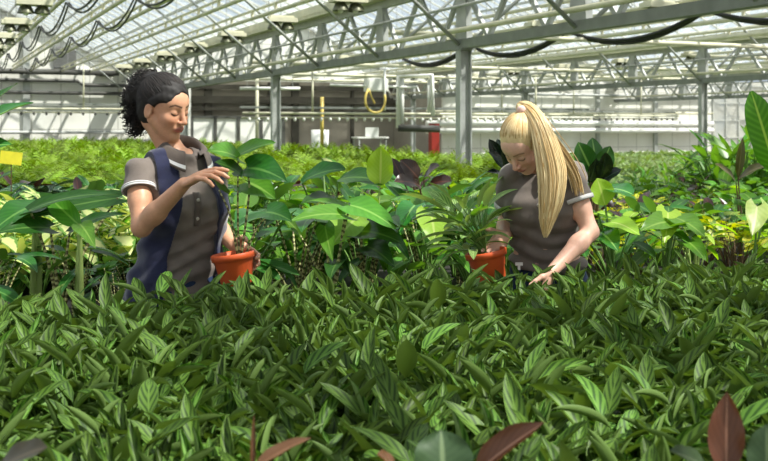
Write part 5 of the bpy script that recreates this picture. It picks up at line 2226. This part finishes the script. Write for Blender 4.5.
c = at(237, 284, 3.93)
t = thing('potted_plant', 'tall spotted-stem plant in an orange pot held by the dark-haired woman', 'potted plant', c)
t.rotation_euler = (0, R(-8), 0)
bpy.context.view_layer.update()
INV = (Matrix.Translation(t.location) @ t.rotation_euler.to_matrix().to_4x4()).inverted()
pot(t, .078, .056, .115)
st, fo = MB(), MB()
tips = [((241, 258), (249, 196), (248, 172), 3.93), ((238, 258), (230, 215), (219, 190), 3.90), ((245, 257), (255, 232), (268, 214), 3.95), ((240, 258), (238, 225), (238, 156), 3.95)]
M_SPOT = M_ZEB
for (a, b, cc, Y) in tips:
    pts = [spline([npv(*a, 3.93), npv(*b, Y), npv(*cc, Y)], u / 8) for u in range(9)]
    st.tube([INV @ V(q) for q in pts], [.0050 - .0022 * u / 8 for u in range(9)], 7)
st.build('stalks', M_SPOT, t, True)


def hl(mb, b, tp, W, prof, lobe, nrm, bend, curl, mi=0):
    b, tp = INV @ V(b), INV @ V(tp)
    dv = tp - b
    L = dv.length * (1 + bend * bend / 24)
    tt = dv.normalized()
    n = V(nrm)
    n = (n - tt * n.dot(tt)).normalized()
    leaf(mb, b, tt * math.cos(bend / 2) + n * math.sin(bend / 2), n * math.cos(bend / 2) - tt * math.sin(bend / 2), L, W, prof, bend=bend, curl=curl, lobe=lobe, nl=14, nw=4, mi=mi, wave=.02)


lv = [((238, 158), (206, 152), .13, 'heart', .2, (-.1, -.7, .8), .7, .4, 1, 3.9), ((236, 157), (276, 143), .12, 'heart', .15, (0, -.6, 1), .4, .5, 1, 3.95), ((246, 168), (287, 183), .15, 'heart', .2, (.15, -.75, .8), .8, .4, 0, 3.9),
      ((242, 176), (214, 163), .11, 'heart', .2, (0, -.7, .9), .6, .4, 0, 3.86), ((246, 182), (276, 200), .13, 'heart', .2, (.1, -.8, .7), .7, .4, 1, 3.95), ((266, 212), (292, 222), .12, 'heart', .2, (.1, -.7, .9), .6, .4, 0, 3.95),
      ((222, 190), (206, 178), .08, 'heart', .2, (-.1, -.7, .9), .6, .4, 0, 3.85)]
for (b, tp, W, prof, lobe, nrm, bend, curl, mi, Y) in lv:
    hl(fo, npv(*b, Y + .02), npv(*tp, Y - .06), W, prof, lobe, nrm, bend, curl, mi)
fo.build('foliage', [ML_DARK, ML_MIDG], t, True)

c = at(491, 280, 4.33)
t = thing('potted_plant', 'bushy striped-leaf plant in an orange pot before the blonde woman', 'potted plant', c)
t.rotation_euler = (0, R(-11), 0)
INV = (Matrix.Translation(t.location) @ t.rotation_euler.to_matrix().to_4x4()).inverted()
pot(t, .082, .060, .12)
fo, st = MB(), MB()
for i in range(44):
    az = i * 2.399 + random.uniform(-.3, .3)
    q = i / 44
    el = R(random.uniform(35, 75) * (1 - q) + random.uniform(-5, 30) * q)
    hh = .15 + (.16 * (1 - q) if q < .8 else -.01) + random.uniform(-.02, .03)
    top = dirv(az, 0) * random.uniform(.02, .11) + V((-.05, 0, hh))
    st.tube(arc((0, 0, .1), top, .1, 4), .0026, 5, 0, False)
    L = random.uniform(.14, .22) * (1 - .35 * max(0, -math.sin(az)))
    leaf(fo, top, dirv(az, el), V((0, 0, 1)) + dirv(random.uniform(0, 6.3), 0) * .3, L, L * random.uniform(.25, .36), 'calathea', bend=random.uniform(.3, 1.2), curl=random.uniform(.3, .8), nl=9, nw=3, mi=0 if random.random() < .75 else 1)
ML_CALB = leaf_mat('pale_striped_leaf', G(150, 182, 104), G(48, 92, 40), G(170, 200, 126), freq=6, slope=.42, amt=.7, duty=.15, soft=.5, trans=.25, rough=.4, under=G(140, 164, 104), var=.25)
fo.build('foliage', [ML_CALB, ML_MIDG], t, True)
st.build('stalks', M_STEM, t, True)
# ------------------------------------------------------------------ prototypes nobody used
for key, lst in PLANT.items():
    for i, o in enumerate(lst):
        if (key, i) not in USED:
            for ch in list(o.children):
                bpy.data.objects.remove(ch)
            bpy.data.objects.remove(o)

# ------------------------------------------------------------------ light, sky, camera
sun = bpy.data.lights.new('sun', 'SUN')
sun.energy = 10.5
sun.angle = R(1.2)
sun.color = (1.0, .95, .86)
so = bpy.data.objects.new('sun', sun)
COL.objects.link(so)
so.rotation_euler = V((-.52, .20, -.83)).to_track_quat('-Z', 'Y').to_euler()
so.location = (6, -2, 14)

wd = bpy.data.worlds.new('sky')
SC.world = wd
wd.use_nodes = True
nt = wd.node_tree
bg = nt.nodes['Background']
tc = nt.nodes.new('ShaderNodeTexCoord')
nz = nt.nodes.new('ShaderNodeTexNoise')
nz.inputs['Scale'].default_value = 2.2
nz.inputs['Detail'].default_value = 5
mx = nt.nodes.new('ShaderNodeMix')
mx.data_type = 'RGBA'
mr = nt.nodes.new('ShaderNodeMapRange')
mr.inputs[1].default_value, mr.inputs[2].default_value = .4, .68
nt.links.new(tc.outputs['Generated'], nz.inputs['Vector'])
nt.links.new(nz.outputs[0], mr.inputs[0])
nt.links.new(mr.outputs[0], mx.inputs[0])
mx.inputs[6].default_value = (.52, .68, .86, 1)
mx.inputs[7].default_value = (.95, .97, 1, 1)
nt.links.new(mx.outputs[2], bg.inputs['Color'])
bg.inputs['Strength'].default_value = 0.74

cam = bpy.data.cameras.new('camera')
cam.lens = 36 * FPX / 768
cam.sensor_width = 36
cam.shift_y = -(230.5 - HZ) / 768
cam.clip_start = .1
cam.clip_end = 300
cam.dof.use_dof = True
cam.dof.focus_distance = 4.1
cam.dof.aperture_fstop = 7
co = bpy.data.objects.new('camera', cam)
COL.objects.link(co)
co.location = (0, 0, CZ)
co.rotation_euler = (R(90), 0, 0)
SC.camera = co
SC.view_settings.view_transform = 'Standard'
SC.view_settings.look = 'None'
SC.view_settings.exposure = 0.0
SC.view_settings.gamma = 1.0
SC.cycles.transparent_max_bounces = 24
SC.cycles.max_bounces = 10
